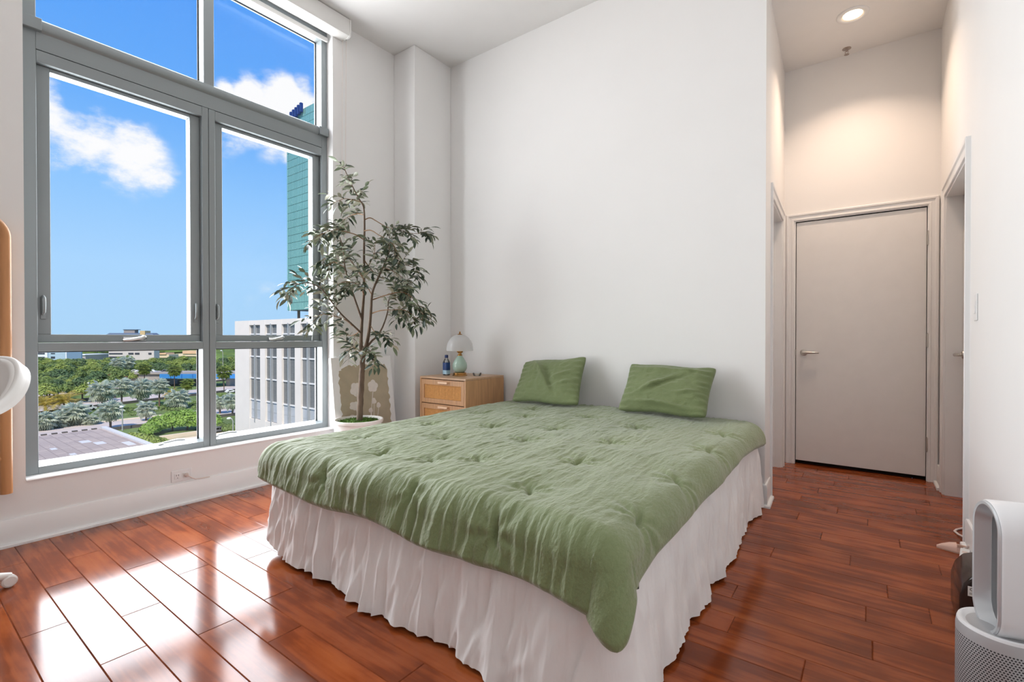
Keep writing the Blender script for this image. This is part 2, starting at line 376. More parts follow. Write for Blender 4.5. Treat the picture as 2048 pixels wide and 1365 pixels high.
for k in range(-5, 34):
    y0 = .455+PW*k; y1 = y0+PW
    if y0 >= YE+.06: break
    y1 = min(y1, YE+.10)
    xs = joint.get(k, -2.9+(k*.337) % .81)
    while xs > XW: xs -= PL
    xa, xb = XW, XR
    if y0 > YB+.1: xa = -.95; xs = joint.get(k, -.62+(k*.29) % .5)-PL
    if y0 > 3.40 and y1 < 4.45: xb = XR+.19
    while xs < xb:
        a, b = max(xs, xa), min(xs+PL, xb)
        if b-a > .02: plank(a, b, y0, y1)
        xs += PL
g = G(); g.box((XW, YF, -PT), (XR, .455-5*PW, -.0002)); o = g.build('floorboards', 'cherry_floor', floor); o['kind'] = 'stuff'

# ---- baseboards with a shoe strip
BBP = [(0, 0), (.034, 0), (.034, .012), (.030, .017), (.015, .019), (.015, .132), (.011, .140), (0, .140)]
def baseboard(name, p0, p1, n, m0=0, m1=0):
    # m0 / m1: mitre sign at either end (1 = outside corner, the profile grows past the end)
    p0, p1, n = Vector(p0), Vector(p1), Vector(n); t = (p1-p0).normalized(); k = len(BBP)
    A = [p0+n*a+Vector((0, 0, b))-t*a*m0 for a, b in BBP]; B = [p1+n*a+Vector((0, 0, b))+t*a*m1 for a, b in BBP]
    g = G(); g.add(A+B, [tuple(range(k)), tuple(reversed(range(k, 2*k)))]+[(i, i+k, (i+1) % k+k, (i+1) % k) for i in range(k)])
    struct(g.build(name, 'trim_paint', smooth=35))
baseboard('baseboard_left', (XW, YF, 0), (XW, 2.945, 0), (1, 0, 0))
baseboard('baseboard_column', (-3.275, 2.945, 0), (-3.275, YB, 0), (1, 0, 0), 1, 0)
baseboard('baseboard_column_front', (XW+.036, 2.945, 0), (-3.275, 2.945, 0), (0, -1, 0), 0, 1)
baseboard('baseboard_back', (-3.24, YB, 0), (XHN, YB, 0), (0, -1, 0), 0, 1)
baseboard('baseboard_hall', (XHN, YB, 0), (hx(HL0-.085), HL0-.085, 0), (1, 0, 0), 1, 0)
baseboard('baseboard_right', (XR, YF, 0), (XR, 3.385, 0), (-1, 0, 0))
baseboard('baseboard_hall_right', (XR, 4.49, 0), (XR, YE-.024, 0), (-1, 0, 0))

# ---- doors
CAS = [(0, 0), (0, .011), (.006, .014), (.018, .014), (.022, .011), (.045, .013), (.052, .020), (.066, .022), (.072, .019), (.072, 0)]
def casing(parent, org, u, n, u0, u1, zt, z0=0, prof=CAS):
    org, u, n = Vector(org), Vector(u), Vector(n); k = len(prof); vs = []
    for du, dz in ((-1, None), (-1, 1), (1, 1), (1, None)):
        for a, b in prof:
            uu = (u0-a) if du < 0 else (u1+a); z = z0 if dz is None else zt+a
            vs.append(org+u*uu+n*b+Vector((0, 0, z)))
    fs = [(r*k+i, r*k+(i+1) % k, (r+1)*k+(i+1) % k, (r+1)*k+i) for r in range(3) for i in range(k)]+[tuple(range(k)), tuple(reversed(range(3*k, 4*k)))]
    g = G(); g.add(vs, fs); return g.build('casing', 'trim_paint', parent, smooth=30)
def lever(parent, p, n, d, rose=.027, proj=.045, L=.105):
    p, n, d = Vector(p), Vector(n).normalized(), Vector(d).normalized()
    g = G(); g.tube([p, p+n*.006, p+n*.010, p+n*.012], [rose, rose, rose*.93, rose*.7], 20)
    h = g.build('door_handle', 'nickel', parent, smooth=40); h['label'] = 'brushed metal lever handle'
    g = G(); q = p+n*proj
    g.tube([p+n*.010, p+n*(proj*.7), q], [.011, .010, .011], 12)
    g.tube([q-d*.006, q+d*.02, q+d*(L*.6)-n*.004, q+d*L-n*.008, q+d*(L+.006)-n*.009], [.0095, .0115, .0095, .0080, .003], 10)
    g.build('lever', 'nickel', h, smooth=50)
    return h
# door_1: end of the hall
d1 = thing('door_1', (-.09, YE, 0), kind='structure'); d1['label'] = 'white flush door closing the end of the hall'
g = G(); g.box((DX0+.003, YE+.008, .032), (DX1-.003, YE+.048, DZ-.006)); g.build('slab', 'door_paint', d1, bevel=.0015)
casing(d1, (0, YE, 0), (1, 0, 0), (0, -1, 0), DX0-.012, DX1+.006, DZ+.008, prof=[(a*.8, b) for a, b in CAS])
g = G()
for a, b, c, d in ((DX0-.012, DX0, 0, DZ), (DX1, DX1+.012, 0, DZ)): g.box((a, YE-.001, c), (b, YE+.10, d))
g.box((DX0-.012, YE-.001, DZ), (DX1+.012, YE+.10, DZ+.012)); g.build('jamb', 'trim_paint', d1)
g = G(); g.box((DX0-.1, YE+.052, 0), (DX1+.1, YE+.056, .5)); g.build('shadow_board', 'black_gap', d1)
for z in (1.816, 1.053, .275):
    g = G(); g.tube([(DX1+.004, YE-.006, z-.05), (DX1+.004, YE-.006, z+.05)], .0075, 12); g.tube([(DX1+.004, YE-.006, z-.056), (DX1+.004, YE-.006, z+.056)], .005, 10)
    g.box((DX1-.001, YE-.001, z-.05), (DX1+.010, YE+.003, z+.05)); g.build('hinge', 'nickel', d1, smooth=40)
lever(d1, (-.452, YE+.008, .948), (0, -1, 0), (1, 0, 0))
g = G(); g.box((DX0-.003, YE-.0015, .92), (DX0+.004, YE+.007, .975)); g.build('strike_plate', 'nickel', d1)
# door_2: left of the hall, ajar recess
d2 = thing('door_2', (hx(4.1), 4.1, 0), kind='structure'); d2['label'] = 'white door set deep in the left wall of the hall'
uh = Vector((XHF-XHN, YE-YB, 0)).normalized(); nh = Vector((uh.y, -uh.x, 0))
oh = Vector((XHN, YB, 0)); a0 = (HL0-YB)/uh.y; a1 = (HL1-YB)/uh.y
casing(d2, oh, uh, nh, a0, a1, 2.04)
g = G()
def hp(a, b, z): return oh+uh*a+nh*b+Vector((0, 0, z))
def hbox(g, a0_, a1_, b0, b1, z0, z1): g.prism([hp(a0_, b0, z0), hp(a1_, b0, z0), hp(a1_, b1, z0), hp(a0_, b1, z0)], (0, 0, z1-z0))
hbox(g, a0, a0+.014, -.14, .001, 0, 2.04); hbox(g, a1-.014, a1, -.14, .001, 0, 2.04); hbox(g, a0+.014, a1-.014, -.14, .001, 2.026, 2.04)
hbox(g, a1-.024, a1-.014, -.085, -.05, 0, 2.026); hbox(g, a0+.014, a0+.024, -.085, -.05, 0, 2.026); g.build('jamb', 'trim_paint', d2)
g = G(); hbox(g, a0+.017, a1-.017, -.125, -.087, .02, 2.022); g.build('slab', 'door_paint', d2)
# door_3: right wall of the hall
d3 = thing('door_3', (XR, 3.93, 0), kind='structure'); d3['label'] = 'white door recessed in the right wall of the hall'
casing(d3, (XR, 0, 0), (0, 1, 0), (-1, 0, 0), 3.47, 4.40, 2.04)
g = G(); g.box((XR-.001, 3.47, 0), (XR+.2, 3.484, 2.04)); g.box((XR-.001, 4.386, 0), (XR+.2, 4.40, 2.04)); g.box((XR-.001, 3.484, 2.026), (XR+.2, 4.386, 2.04))
g.build('jamb', 'trim_paint', d3)
g = G(); g.box((XR+.085, 3.488, .015), (XR+.125, 4.382, 2.022)); g.build('slab', 'door_paint', d3, bevel=.0015)
lever(d3, (XR+.085, 4.325, .96), (-1, 0, 0), (0, -1, 0))

# ---- ceiling downlight and sprinkler in the hall
dl = thing('ceiling_downlight', (-.11, 4.168, ZH), 'round recessed downlight glowing warm in the hall ceiling', 'light')
g = G(); c = (-.11, 4.168, ZH)
g.lathe([(.066, .0), (.066, -.004), (.072, -.009), (.088, -.010), (.096, -.005), (.097, 0)], c, 40); g.build('trim_ring', 'trim_paint', dl, smooth=50)
g = G(); g.lathe([(.066, -.006), (.058, -.0005)], c, 40); g.f = g.f[:40]; g.build('baffle', 'baffle_warm', dl, smooth=60)
g = G(); g.lathe([(.0, -.0035), (.03, -.0035), (.057, -.002), (.058, -.0005)], c, 40); g.build('bulb', 'bulb_glow', dl, smooth=60)
ll = bpy.data.lights.new('downlight_lamp', 'AREA'); ll.shape = 'DISK'; ll.size = .11; ll.energy = 9.0; ll.spread = math.radians(115); ll.color = (1, .75, .57)
lo = bpy.data.objects.new('downlight_lamp', ll); COL.objects.link(lo); lo.parent = dl; lo.location = (0, 0, -.014)
sp = thing('sprinkler_head', (-.16, 4.63, ZH), 'small metal sprinkler head on the hall ceiling', 'sprinkler'); c = (-.16, 4.63, ZH)
g = G(); g.lathe([(.030, 0), (.030, -.003), (.018, -.007), (.010, -.008)], c, 24); g.build('escutcheon', 'sprinkler_metal', sp, smooth=40)
g = G(); g.lathe([(.008, -.006), (.008, -.022), (.006, -.024)], c, 12)
for s in (-1, 1): g.tube([(c[0]+s*.007, c[1], c[2]-.02), (c[0]+s*.011, c[1], c[2]-.03), (c[0], c[1], c[2]-.044)], .0022, 6)
g.build('frame_arms', 'sprinkler_metal', sp, smooth=40)
g = G(); g.lathe([(.004, -.043), (.017, -.046), (.017, -.048), (.003, -.048)], c, 16); g.build('deflector', 'sprinkler_metal', sp, smooth=40)

# ---- light switch on the right wall, outlet on the window wall
sw = thing('light_switch', (XR, 3.20, 1.22), 'white light switch on the right wall beside the recessed door', 'switch')
g = G(); g.box((XR-.006, 3.165, 1.155), (XR, 3.235, 1.285)); g.build('plate', 'white_plastic', sw, bevel=.003, segs=2)
g = G(); g.prism([(XR-.006, 3.184, 1.19), (XR-.010, 3.184, 1.19), (XR-.007, 3.184, 1.25), (XR-.006, 3.184, 1.25)], (0, .032, 0)); g.build('rocker', 'white_plastic', sw, bevel=.001)
ot = thing('wall_outlet', (XW, 1.215, .19), 'pale double outlet with a plugged cable low under the window', 'outlet')
OZ = .150
g = G(); g.box((XW, 1.157, OZ), (XW+.006, 1.273, OZ+.074)); g.build('plate', 'white_plastic', ot, bevel=.003, segs=2)
for yy in (1.19, 1.238):
    g = G(); g.box((XW+.006, yy-.017, OZ+.020), (XW+.0085, yy+.017, OZ+.054)); f = g.build('socket', 'white_plastic', ot, bevel=.002)
    g = G()
    for dy, dz in ((-.006, .006), (.006, .006)): g.box((XW+.0085, yy+dy-.0012, OZ+.037+dz-.005), (XW+.0088, yy+dy+.0012, OZ+.037+dz+.005))
    g.box((XW+.0085, yy-.002, OZ+.025), (XW+.0088, yy+.002, OZ+.029)); g.build('slot', 'gasket', f)
g = G(); g.tube([(XW+.009, 1.236, OZ+.037), (XW+.018, 1.237, OZ+.037), (XW+.030, 1.240, OZ+.034)], [.012, .013, .008], 12); pc = g.build('plug', 'cord_white', ot, smooth=40)
g = G(); g.tube([(XW+.028, 1.242, OZ+.034), (XW+.035, 1.262, OZ+.016), (XW+.026, 1.285, OZ+.001), (XW+.020, 1.31, OZ-.003), (XW+.019, 1.345, OZ-.004), (XW+.020, 1.372, OZ-.005)], .0032, 8); g.build('cable', 'cord_white', pc, smooth=60)

# ---- window
win = thing('window_1', (-3.69, 1.41, WZ0), kind='structure'); win['label'] = 'tall grey aluminium window of six panes'
FX0, FX1, GX = -3.745, -3.635, -3.722
def wbar(name, y0, y1, z0, z1, x0=FX0, x1=FX1, bev=.002, m='frame_alu', par=win):
    g = G(); g.box((x0, y0, z0), (x1, y1, z1)); return g.build(name, m, par, bevel=bev)
ML0, MLm, MR1 = 1.373, 1.4135, 1.454; Z1, Z2, Z3, Z4 = .372, 1.045, 2.575, 2.84
wbar('jamb', WY0, .565, WZ0, WZ1); wbar('jamb', 2.260, WY1, WZ0, WZ1)
wbar('mullion', ML0, MLm-.0012, WZ0, 2.64); wbar('mullion', MLm+.0012, MR1, WZ0, 2.64); wbar('mullion', 1.385, 1.450, 2.80, WZ1)
for y0, y1 in ((.565, ML0), (MR1, 2.26)):
    g = G(); g.prism([(FX0, y0, WZ0), (FX1, y0, WZ0), (FX1, y0, Z1-.004), (FX0, y0, Z1+.010)], (0, y1-y0, 0)); g.build('sill_rail', 'frame_alu', win)
    wbar('meeting_rail', y0, y1, .997, Z2); wbar('head_rail', y0, y1, Z3, 2.638)
    wbar('top_rail', y0, y1, 3.53, WZ1)
# transom beam with rounded nose
g = G(); g.prism([(FX0, WY0+.062, 2.642), (FX1, WY0+.062, 2.642), (FX1, WY0+.062, 2.735), (FX1+.014, WY0+.062, 2.745), (FX1+.020, WY0+.062, 2.765), (FX1+.016, WY0+.062, 2.790), (FX1, WY0+.062, 2.805), (-3.70, WY0+.062, 2.835), (FX0, WY0+.062, 2.835)], (0, 2.26-WY0-.062, 0)); g.build('transom', 'frame_alu', win, smooth=50)
wbar('end_cap', WY0+.004, .585, 2.735, 2.80, FX1, FX1+.030); wbar('end_cap', 2.225, WY1-.002, 2.735, 2.80, FX1, FX1+.030)
# casement sashes
for y0, y1 in ((.567, ML0-.002), (MR1+.002, 2.258)):
    z0, z1 = Z2+.002, Z3-.002; w = .058; xa, xb = -3.738, -3.672
    sash = wbar('sash_rail', y0, y1, z0, z0+.045, xa, xb)
    wbar('sash_stile', y0, y0+w, z0+.045, z1, xa, xb); wbar('sash_stile', y1-w, y1, z0+.045, z1, xa, xb); wbar('sash_rail', y0+w, y1-w, z1-.02, z1, xa, xb)
    g = G(); g.box((GX-.003, y0+w-.004, z0+.041), (GX+.003, y1-w+.004, z1-.016)); g.build('pane', 'pane_glass', win)
    ym = (y0+y1)/2+.03
    cr = thing('crank_handle', (xb, ym, z0+.02), parent=win)
    g = G(); g.box((xb, ym-.055, z0+.004), (xb+.012, ym+.065, z0+.030)); g.build('crank_base', 'silver', cr, bevel=.005, segs=2)
    g = G(); g.tube([(xb+.018, ym+.048, z0+.030), (xb+.026, ym+.035, z0+.024), (xb+.028, ym-.02, z0+.013), (xb+.026, ym-.060, z0+.010)], [.013, .012, .010, .008], 10); g.build('crank_arm', 'silver', cr, smooth=50)
    g = G(); g.tube([(xb+.010, ym+.050, z0+.020), (xb+.020, ym+.050, z0+.034)], [.014, .012], 12); g.build('crank_knob', 'frame_alu', cr, smooth=40)
for y in (.592, 1.343, 1.474):
    lk = thing('lock_handle', (-3.672, y, 1.22), parent=win)
    g = G(); g.box((-3.672, y-.012, 1.175), (-3.667, y+.012, 1.300)); g.build('lock_plate', 'frame_alu', lk, bevel=.002)
    g = G(); g.tube([(-3.664, y-.004, 1.200), (-3.655, y, 1.215), (-3.650, y, 1.255), (-3.652, y, 1.29), (-3.664, y, 1.305)], [.006, .0085, .009, .009, .006], 10); g.build('lock_lever', 'frame_alu', lk, smooth=50)
# fixed panes with their gaskets
for y0, y1, z0, z1 in ((.565, ML0, Z1, .997), (MR1, 2.26, Z1, .997), (.565, 1.385, 2.835, 3.53), (1.450, 2.26, 2.835, 3.53)):
    g = G(); g.box((GX-.003, y0, z0), (GX+.003, y1, z1)); p = g.build('pane', 'pane_glass', win)
    g = G(); t = .007
    g.box((GX-.004, y0, z0), (GX+.005, y0+t, z1)); g.box((GX-.004, y1-t, z0), (GX+.005, y1, z1)); g.box((GX-.004, y0+t, z0), (GX+.005, y1-t, z0+t)); g.box((GX-.004, y0+t, z1-t), (GX+.005, y1-t, z1))
    g.build('gasket', 'gasket', win)
for y, s in ((1.29, -1), (1.62, -1)):
    g = G(); g.tube([(GX+.012, y, .386), (GX+.016, y-.05, .392), (GX+.012, y-.14, .384)], [.006, .008, .005], 8); g.tube([(GX+.02, y-.13, .378), (GX+.03, y-.16, .377)], .007, 8); g.build('limiter_arm', 'silver', win, smooth=50)
g = G(); g.prism([(FX1, WY0, WZ0), (XW+.012, WY0, WZ0), (XW+.012, WY0, WZ0+.004), (XW+.006, WY0, WZ0+.009), (FX1, WY0, WZ0+.009)], (0, WY1-WY0, 0)); g.build('stool', 'trim_paint', win)

# ---- roller shade above the window
rs = thing('roller_shade', (-3.5, 1.40, 3.54), 'white roller shade cassette rolled up above the window', 'blind')
g = G(); xs_ = [(XW, 3.55), (-3.468, 3.545), (-3.446, 3.553), (-3.438, 3.573), (-3.438, 3.683), (XW, 3.683)]
g.prism([(x, .40, z) for x, z in xs_], (0, 1.992, 0)); g.build('cassette', 'shade_white', rs, smooth=40)
g = G(); g.prism([(x+(.004 if x > XW else 0), 2.392, z-.003*(z < 3.6)) for x, z in xs_], (0, .012, 0)); g.build('end_cap', 'shade_white', rs)
g = G(); g.box((-3.62, .52, 3.512), (-3.604, 2.30, 3.548)); g.build('hem_bar', 'shade_white', rs, bevel=.003)
g = G(); g.tube([(-3.52, 2.40, 3.555), (-3.518, 2.40, 3.552), (-3.50, 2.402, 3.546), (-3.488, 2.402, 3.552)], .004, 8); g.build('clutch', 'gasket', rs, smooth=40)
for dy in (0, .028):
    g = G(); z = np.linspace(3.548, 1.86, 30); g.tube([(-3.525+dy*.3, 2.385+dy-.015*(3.548-zz)/1.7, zz) for zz in z], .0016, 6); g.build('cord', 'cord_white', rs)

# ================================================================== BED
BX0, BX1, BY0, BY1 = -2.46, -.605, 1.245, 3.365
bed = thing('bed', (-1.53, 2.3, 0), 'king size bed with a gathered white bed skirt', 'bed')
g = G(); g.box((BX0+.02, BY0+.02, .10), (BX1-.02, BY1, .17)); g.build('bed_frame', 'dark_wood', bed, bevel=.006)
for x in (BX0+.075, BX1-.075):
    for y in (BY0+.075, BY1-.08):
        g = G(); g.prism([(x-.05, y-.05, .10), (x+.05, y-.05, .10), (x+.05, y+.05, .10), (x-.05, y+.05, .10)], (0, 0, .001))
        g = G(); g.add([(x-.04, y-.04, 0), (x+.04, y-.04, 0), (x+.04, y+.04, 0), (x-.04, y+.04, 0), (x-.052, y-.052, .10), (x+.052, y-.052, .10), (x+.052, y+.052, .10), (x-.052, y+.052, .10)],
                       [(3, 2, 1, 0), (4, 5, 6, 7), (0, 1, 5, 4), (1, 2, 6, 5), (2, 3, 7, 6), (3, 0, 4, 7)])
        g.build('leg', 'dark_wood', bed, bevel=.004)
g = G(); g.box((BX0+.015, BY0+.015, .17), (BX1-.015, BY1, .30)); g.build('box_spring', 'mattress_white', bed, bevel=.02, segs=2)
g = G(); g.box((BX0+.02, BY0+.02, .30), (BX1-.02, BY1, .488)); g.build('mattress', 'mattress_white', bed, bevel=.05, segs=3, smooth=40)

# ---- bed skirt: gathered cloth round foot and both sides
def bed_skirt():
    # plan path: left side (from head to foot), foot, right side (from foot to head)
    r = .05; pts = []; nrm = []
    def seg(a, b, n, step=.005):
        a, b = np.array(a), np.array(b); L = np.linalg.norm(b-a); k = max(2, int(L/step))
        for i in range(k): pts.append(a+(b-a)*i/k); nrm.append(n)
    def arc(c, a0, a1, k=14):
        for i in range(k):
            a = math.radians(a0+(a1-a0)*i/k); n = np.array((math.cos(a), math.sin(a))); pts.append(np.array(c)+n*r); nrm.append(n)
    X0, X1, Y0, Y1 = BX0+.030, BX1+.012, BY0, BY1
    seg((X0, Y1), (X0, Y0+r), np.array((-1., 0)), .02); arc((X0+r, Y0+r), 180, 270); seg((X0+r, Y0), (X1-r, Y0), np.array((0, -1.)))
    arc((X1-r, Y0+r), 270, 360); seg((X1, Y0+r), (X1, Y1), np.array((1., 0))); pts.append(np.array((X1, Y1))); nrm.append(np.array((1., 0)))
    P = np.array(pts); Nn = np.array(nrm); s = np.concatenate([[0], np.cumsum(np.linalg.norm(np.diff(P, axis=0), axis=1))])
    m = len(P); nt = 40; t = np.linspace(0, 1, nt)
    foot = np.abs(Nn[:, 1]) > .3
    # gathers: many narrow at the top, merging into fewer, deeper folds at the hem
    rg = lambda n_: (1-np.abs(2*n_-1))**1.7-.42
    fine = rg(fbm(s*30, s*0+3.3, 2)); mid = rg(fbm(s*12.5, s*0+9.1, 2)); wide2 = rg(fbm(s*5.2, s*0+2.4, 2)); wide = fbm(s*4.2, s*0+5.7, 2)-.5
    right = (Nn[:, 0] > .3)
    hem = .010+.022*np.clip(fbm(s*7, s*0+1.2, 2)-.35, 0, 1)
    leftc = np.exp(-((P[:, 0]-X0)/.16)**2)*np.exp(-((P[:, 1]-Y0)/.3)**2); hem = hem+.062*leftc
    top = .44
    V = np.zeros((m, nt, 3))
    for j, tt in enumerate(t):
        flare = np.where(right, .012+.022*tt+.028*tt*np.clip((P[:, 1]-1.2)/.5, 0, 1)*np.clip((3.45-P[:, 1])/1.0, 0, 1), .004+.035*tt)
        flare = flare+.05*tt*np.exp(-((P[:, 0]-X1)/.55)**2)*np.exp(-((P[:, 1]-Y0)/.22)**2)
        drift = rg(fbm(s*17+2.2*tt, np.full(m, tt*1.6)+4, 2))
        fold = fine*(.014*(1-tt*.55))+mid*(.012+.018*tt)+drift*.016+wide2*(.006+.042*tt**1.2)+wide*(.005+.075*tt**1.4)
        crinkle = (fbm(s*16, np.full(m, tt*3.4)+7, 4)-.5)*.017
        off = flare+fold*np.where(right, .62, .95)+crinkle
        z = top+(hem-top)*tt
        V[:, j, 0] = P[:, 0]+Nn[:, 0]*off; V[:, j, 1] = P[:, 1]+Nn[:, 1]*off; V[:, j, 2] = z
    V[:, :, 1] = np.minimum(V[:, :, 1], 3.372)
    W = V.copy(); W[:, :, 0] -= Nn[:, None, 0]*.0025; W[:, :, 1] -= Nn[:, None, 1]*.0025
    g = G(); g.v = [tuple(p) for p in V.reshape(-1, 3)]+[tuple(p) for p in W.reshape(-1, 3)]
    n = m*nt; g.f = grid_faces(m, nt)+grid_faces(m, nt, n, True)
    g.f += [(i*nt+nt-1, (i+1)*nt+nt-1, n+(i+1)*nt+nt-1, n+i*nt+nt-1) for i in range(m-1)]
    o = g.build('bed_skirt', 'skirt_white', bed, smooth=80); o['label'] = 'gathered white bed skirt with uneven hem'
bed_skirt()

# ---- comforter
def comforter():
    x0, x1, y0, y1 = BX0+.055, BX1-.012, BY0+.02, 3.33
    zt, r = .508, .070
    NU, NV = 400, 420
    a = np.linspace(0, 1, NU); b = np.linspace(0, 1, NV)
    yk = [1.0, 1.24, 1.5, 2., 2.5, 2.75, 3.05, 3.3]; ek = [.205, .195, .155, .135, .125, .11, .125, .15]
    A, B = np.meshgrid(a, b, indexing='ij')
    Vv = (y0-.200)+(y1-y0+.200)*B
    E = np.interp(Vv, yk, ek)
    U = (x0-.055)+((x1+E)-(x0-.055))*A
    # wavy foot hem
    Vv = Vv-(1-B)**2*(.012*np.sin(U*9)+.03*(fbm(U*5, U*0+2, 2)-.5)+.03*ss(-.9, -.45, U))
    # rounded cloth corners at the foot
    vm = Vv[:, 0][:, None]*np.ones_like(U)
    for side, rho in ((1, .075), (-1, .10)):
        ue = (x1+E) if side > 0 else np.full_like(U, x0-.055)
        aa = np.clip((U-(ue-side*rho))*side/rho, 0, 1); bb = np.clip(((vm+rho)-Vv)/rho, 0, 1)
        ins = (aa > 0) & (bb > 0)
        U = np.where(ins, (ue-side*rho)+side*rho*aa*np.sqrt(1-bb**2/2), U); Vv = np.where(ins, (vm+rho)-rho*bb*np.sqrt(1-aa**2/2), Vv)
    eu = np.where(U > x1, U-x1, np.where(U < x0, x0-U, 0)); ev = np.where(Vv < y0, y0-Vv, 0)
    sx = np.where(U > x1, 1., -1.)
    e = np.sqrt(eu**2+ev**2)+1e-9; dx = sx*eu/e; dy = -ev/e
    phi = np.arctan2(ev, eu)                     # 0 side, pi/2 foot
    arc = r*math.pi/2; th = np.minimum(e/r, math.pi/2); drop = np.maximum(e-arc, 0)
    corner = (eu > 1e-6)*(ev > 1e-6)*1.0
    flare = np.where(ev > 0, .20, .10)
    out = r*np.sin(th)+drop*flare
    # the loose corner folds into a hanging lobe
    lobe = np.exp(-((phi-.80)/.40)**2)-.22*np.exp(-((phi-.20)/.14)**2)-.5*np.exp(-((phi-1.36)/.14)**2)
    out = out+corner*(U > x1)*lobe*.26*np.maximum(e-.06, 0)
    X = np.clip(U, x0, x1)+dx*out; Y = np.maximum(Vv, y0)+dy*out
    Z = zt-r*(1-np.cos(th))-drop*(1-.02)
    # crown of the bed and puff
    cx = (np.clip(U, x0, x1)-x0)/(x1-x0); cy = (np.clip(Vv, y0, y1)-y0)/(y1-y0)
    top = (1-ss(0, r*1.3, e))
    Z = Z+top*.012*np.sin(np.pi*np.clip(cx, 0, 1))**.5+.010*top*(fbm(U*2.2, Vv*2.2, 2)-.5)*2+top*.006*cy
    # normal displacement field
    btn = [(-1.553, 1.483), (-1.38, 1.60), (-1.36, 1.21), (-1.843, 1.454), (-.967, 1.405), (-1.009, 1.827), (-1.451, 2.063), (-1.044, 2.252), (-1.478, 2.407),
           (-.575, 1.43), (-.59, 1.85), (-.62, 2.40), (-.66, 2.85), (-1.10, 2.72), (-1.83, 1.85), (-1.83, 2.25), (-1.86, 2.65), (-2.2, 1.6), (-2.2, 2.1), (-2.2, 2.6), (-1.5, 2.85), (-2.0, 2.95), (-1.9, 1.18), (-.95, 1.17)]
    Dn = np.zeros_like(U); dmin = np.full_like(U, 9.)
    for k, (bx, by) in enumerate(btn):
        ang = .35+.25*math.sin(k*2.1); ca, sa = math.cos(ang), math.sin(ang)
        du, dv = U-bx, Vv-by; p = du*ca+dv*sa*0+dv*sa; q = -du*sa+dv*ca     # q along the crease
        d = np.sqrt(du**2+dv**2); dmin = np.minimum(dmin, d)
        side = .75 if bx > -.7 else 1.0
        Dn -= side*.026*np.exp(-(p/.011)**2-(q/.040)**2)
        Dn -= side*.010*np.exp(-(d/.055)**2)
        th_ = np.arctan2(dv, du); Dn += .0035*np.cos(th_*7+k)*np.exp(-((d-.06)/.045)**2)
    Dn += .012*(1-np.exp(-(dmin/.16)**2))
    # crinkles running head to foot (and so down the foot drop)
    warp = (fbm(U*2.5, Vv*2.5, 2)-.5)*.30; ul = U+.18*Vv*(1-ss(.0, .12, ev))*0+warp*.35
    rid = lambda n: 1-np.abs(2*n-1)
    w1 = rid(fbm(ul*13, Vv*2.6+3, 2)); w2 = rid(fbm(ul*30+9, Vv*6.0, 2)); w3 = fbm(ul*75, Vv*18, 2)
    rightdrop = ss(-.02, .05, np.where(U > x1, eu, -.02)); footz = ss(.0, .10, ev)
    calm = (1-.72*rightdrop)*(1-.25*ss(-1.0, -.7, U)*(1-footz))
    w4 = rid(fbm(ul*48+5+Vv*3, Vv*9, 2))
    Dn += calm*((w1**2.2-.35)*.0048*(1+1.3*footz)+(w2**2-.35)*.0042+(w4**3-.25)*.0032+(w3-.5)*.0036)
    Dn += footz*(rid(fbm(U*24+4, Vv*1.5, 2))**2.4-.3)*.012*(1-.6*corner)
    Dn += footz*(fbm(U*9, Vv*.8+6, 2)-.5)*.03*ss(.05, .2, ev)
    Dn += rightdrop*(fbm(Vv*6, U*2, 2)-.5)*.016
    P = np.stack([X, Y, Z], -1)
    Pu = np.gradient(P, axis=0); Pv = np.gradient(P, axis=1); Nn = np.cross(Pu, Pv); Nn /= np.linalg.norm(Nn, axis=-1, keepdims=True)+1e-12
    # rounded hem: thickness tapers to nothing at the edge
    su = np.linalg.norm(Pu, axis=-1); sv = np.linalg.norm(Pv, axis=-1)
    q = np.minimum(np.minimum(A, 1-A)*(NU-1)*su, np.minimum(B, 1-B)*(NV-1)*sv)
    h = .016*np.sqrt(np.clip(1-(1-np.clip(q/.028, 0, 1))**2, 0, 1))
    fade = np.clip(q/.02, 0, 1)
    O = P+Nn*(h+.004+Dn*fade)[..., None]; I = P-Nn*(h*.8-.004-.7*Dn*fade*0)[..., None]
    I = np.where((h > .0001)[..., None], I, O)
    g = G(); n = NU*NV; g.v = [tuple(p) for p in O.reshape(-1, 3)]+[tuple(p) for p in I.reshape(-1, 3)]
    g.f = grid_faces(NU, NV)+grid_faces(NU, NV, n, True)
    o = g.build('comforter', 'comforter_green', None, smooth=180)
    bm = bmesh.new(); bm.from_mesh(o.data); bmesh.ops.remove_doubles(bm, verts=[v for v in bm.verts], dist=1e-5); bm.to_mesh(o.data); bm.free()
    tag(o, 'sage green tufted comforter spread over the bed', 'comforter')
comforter()

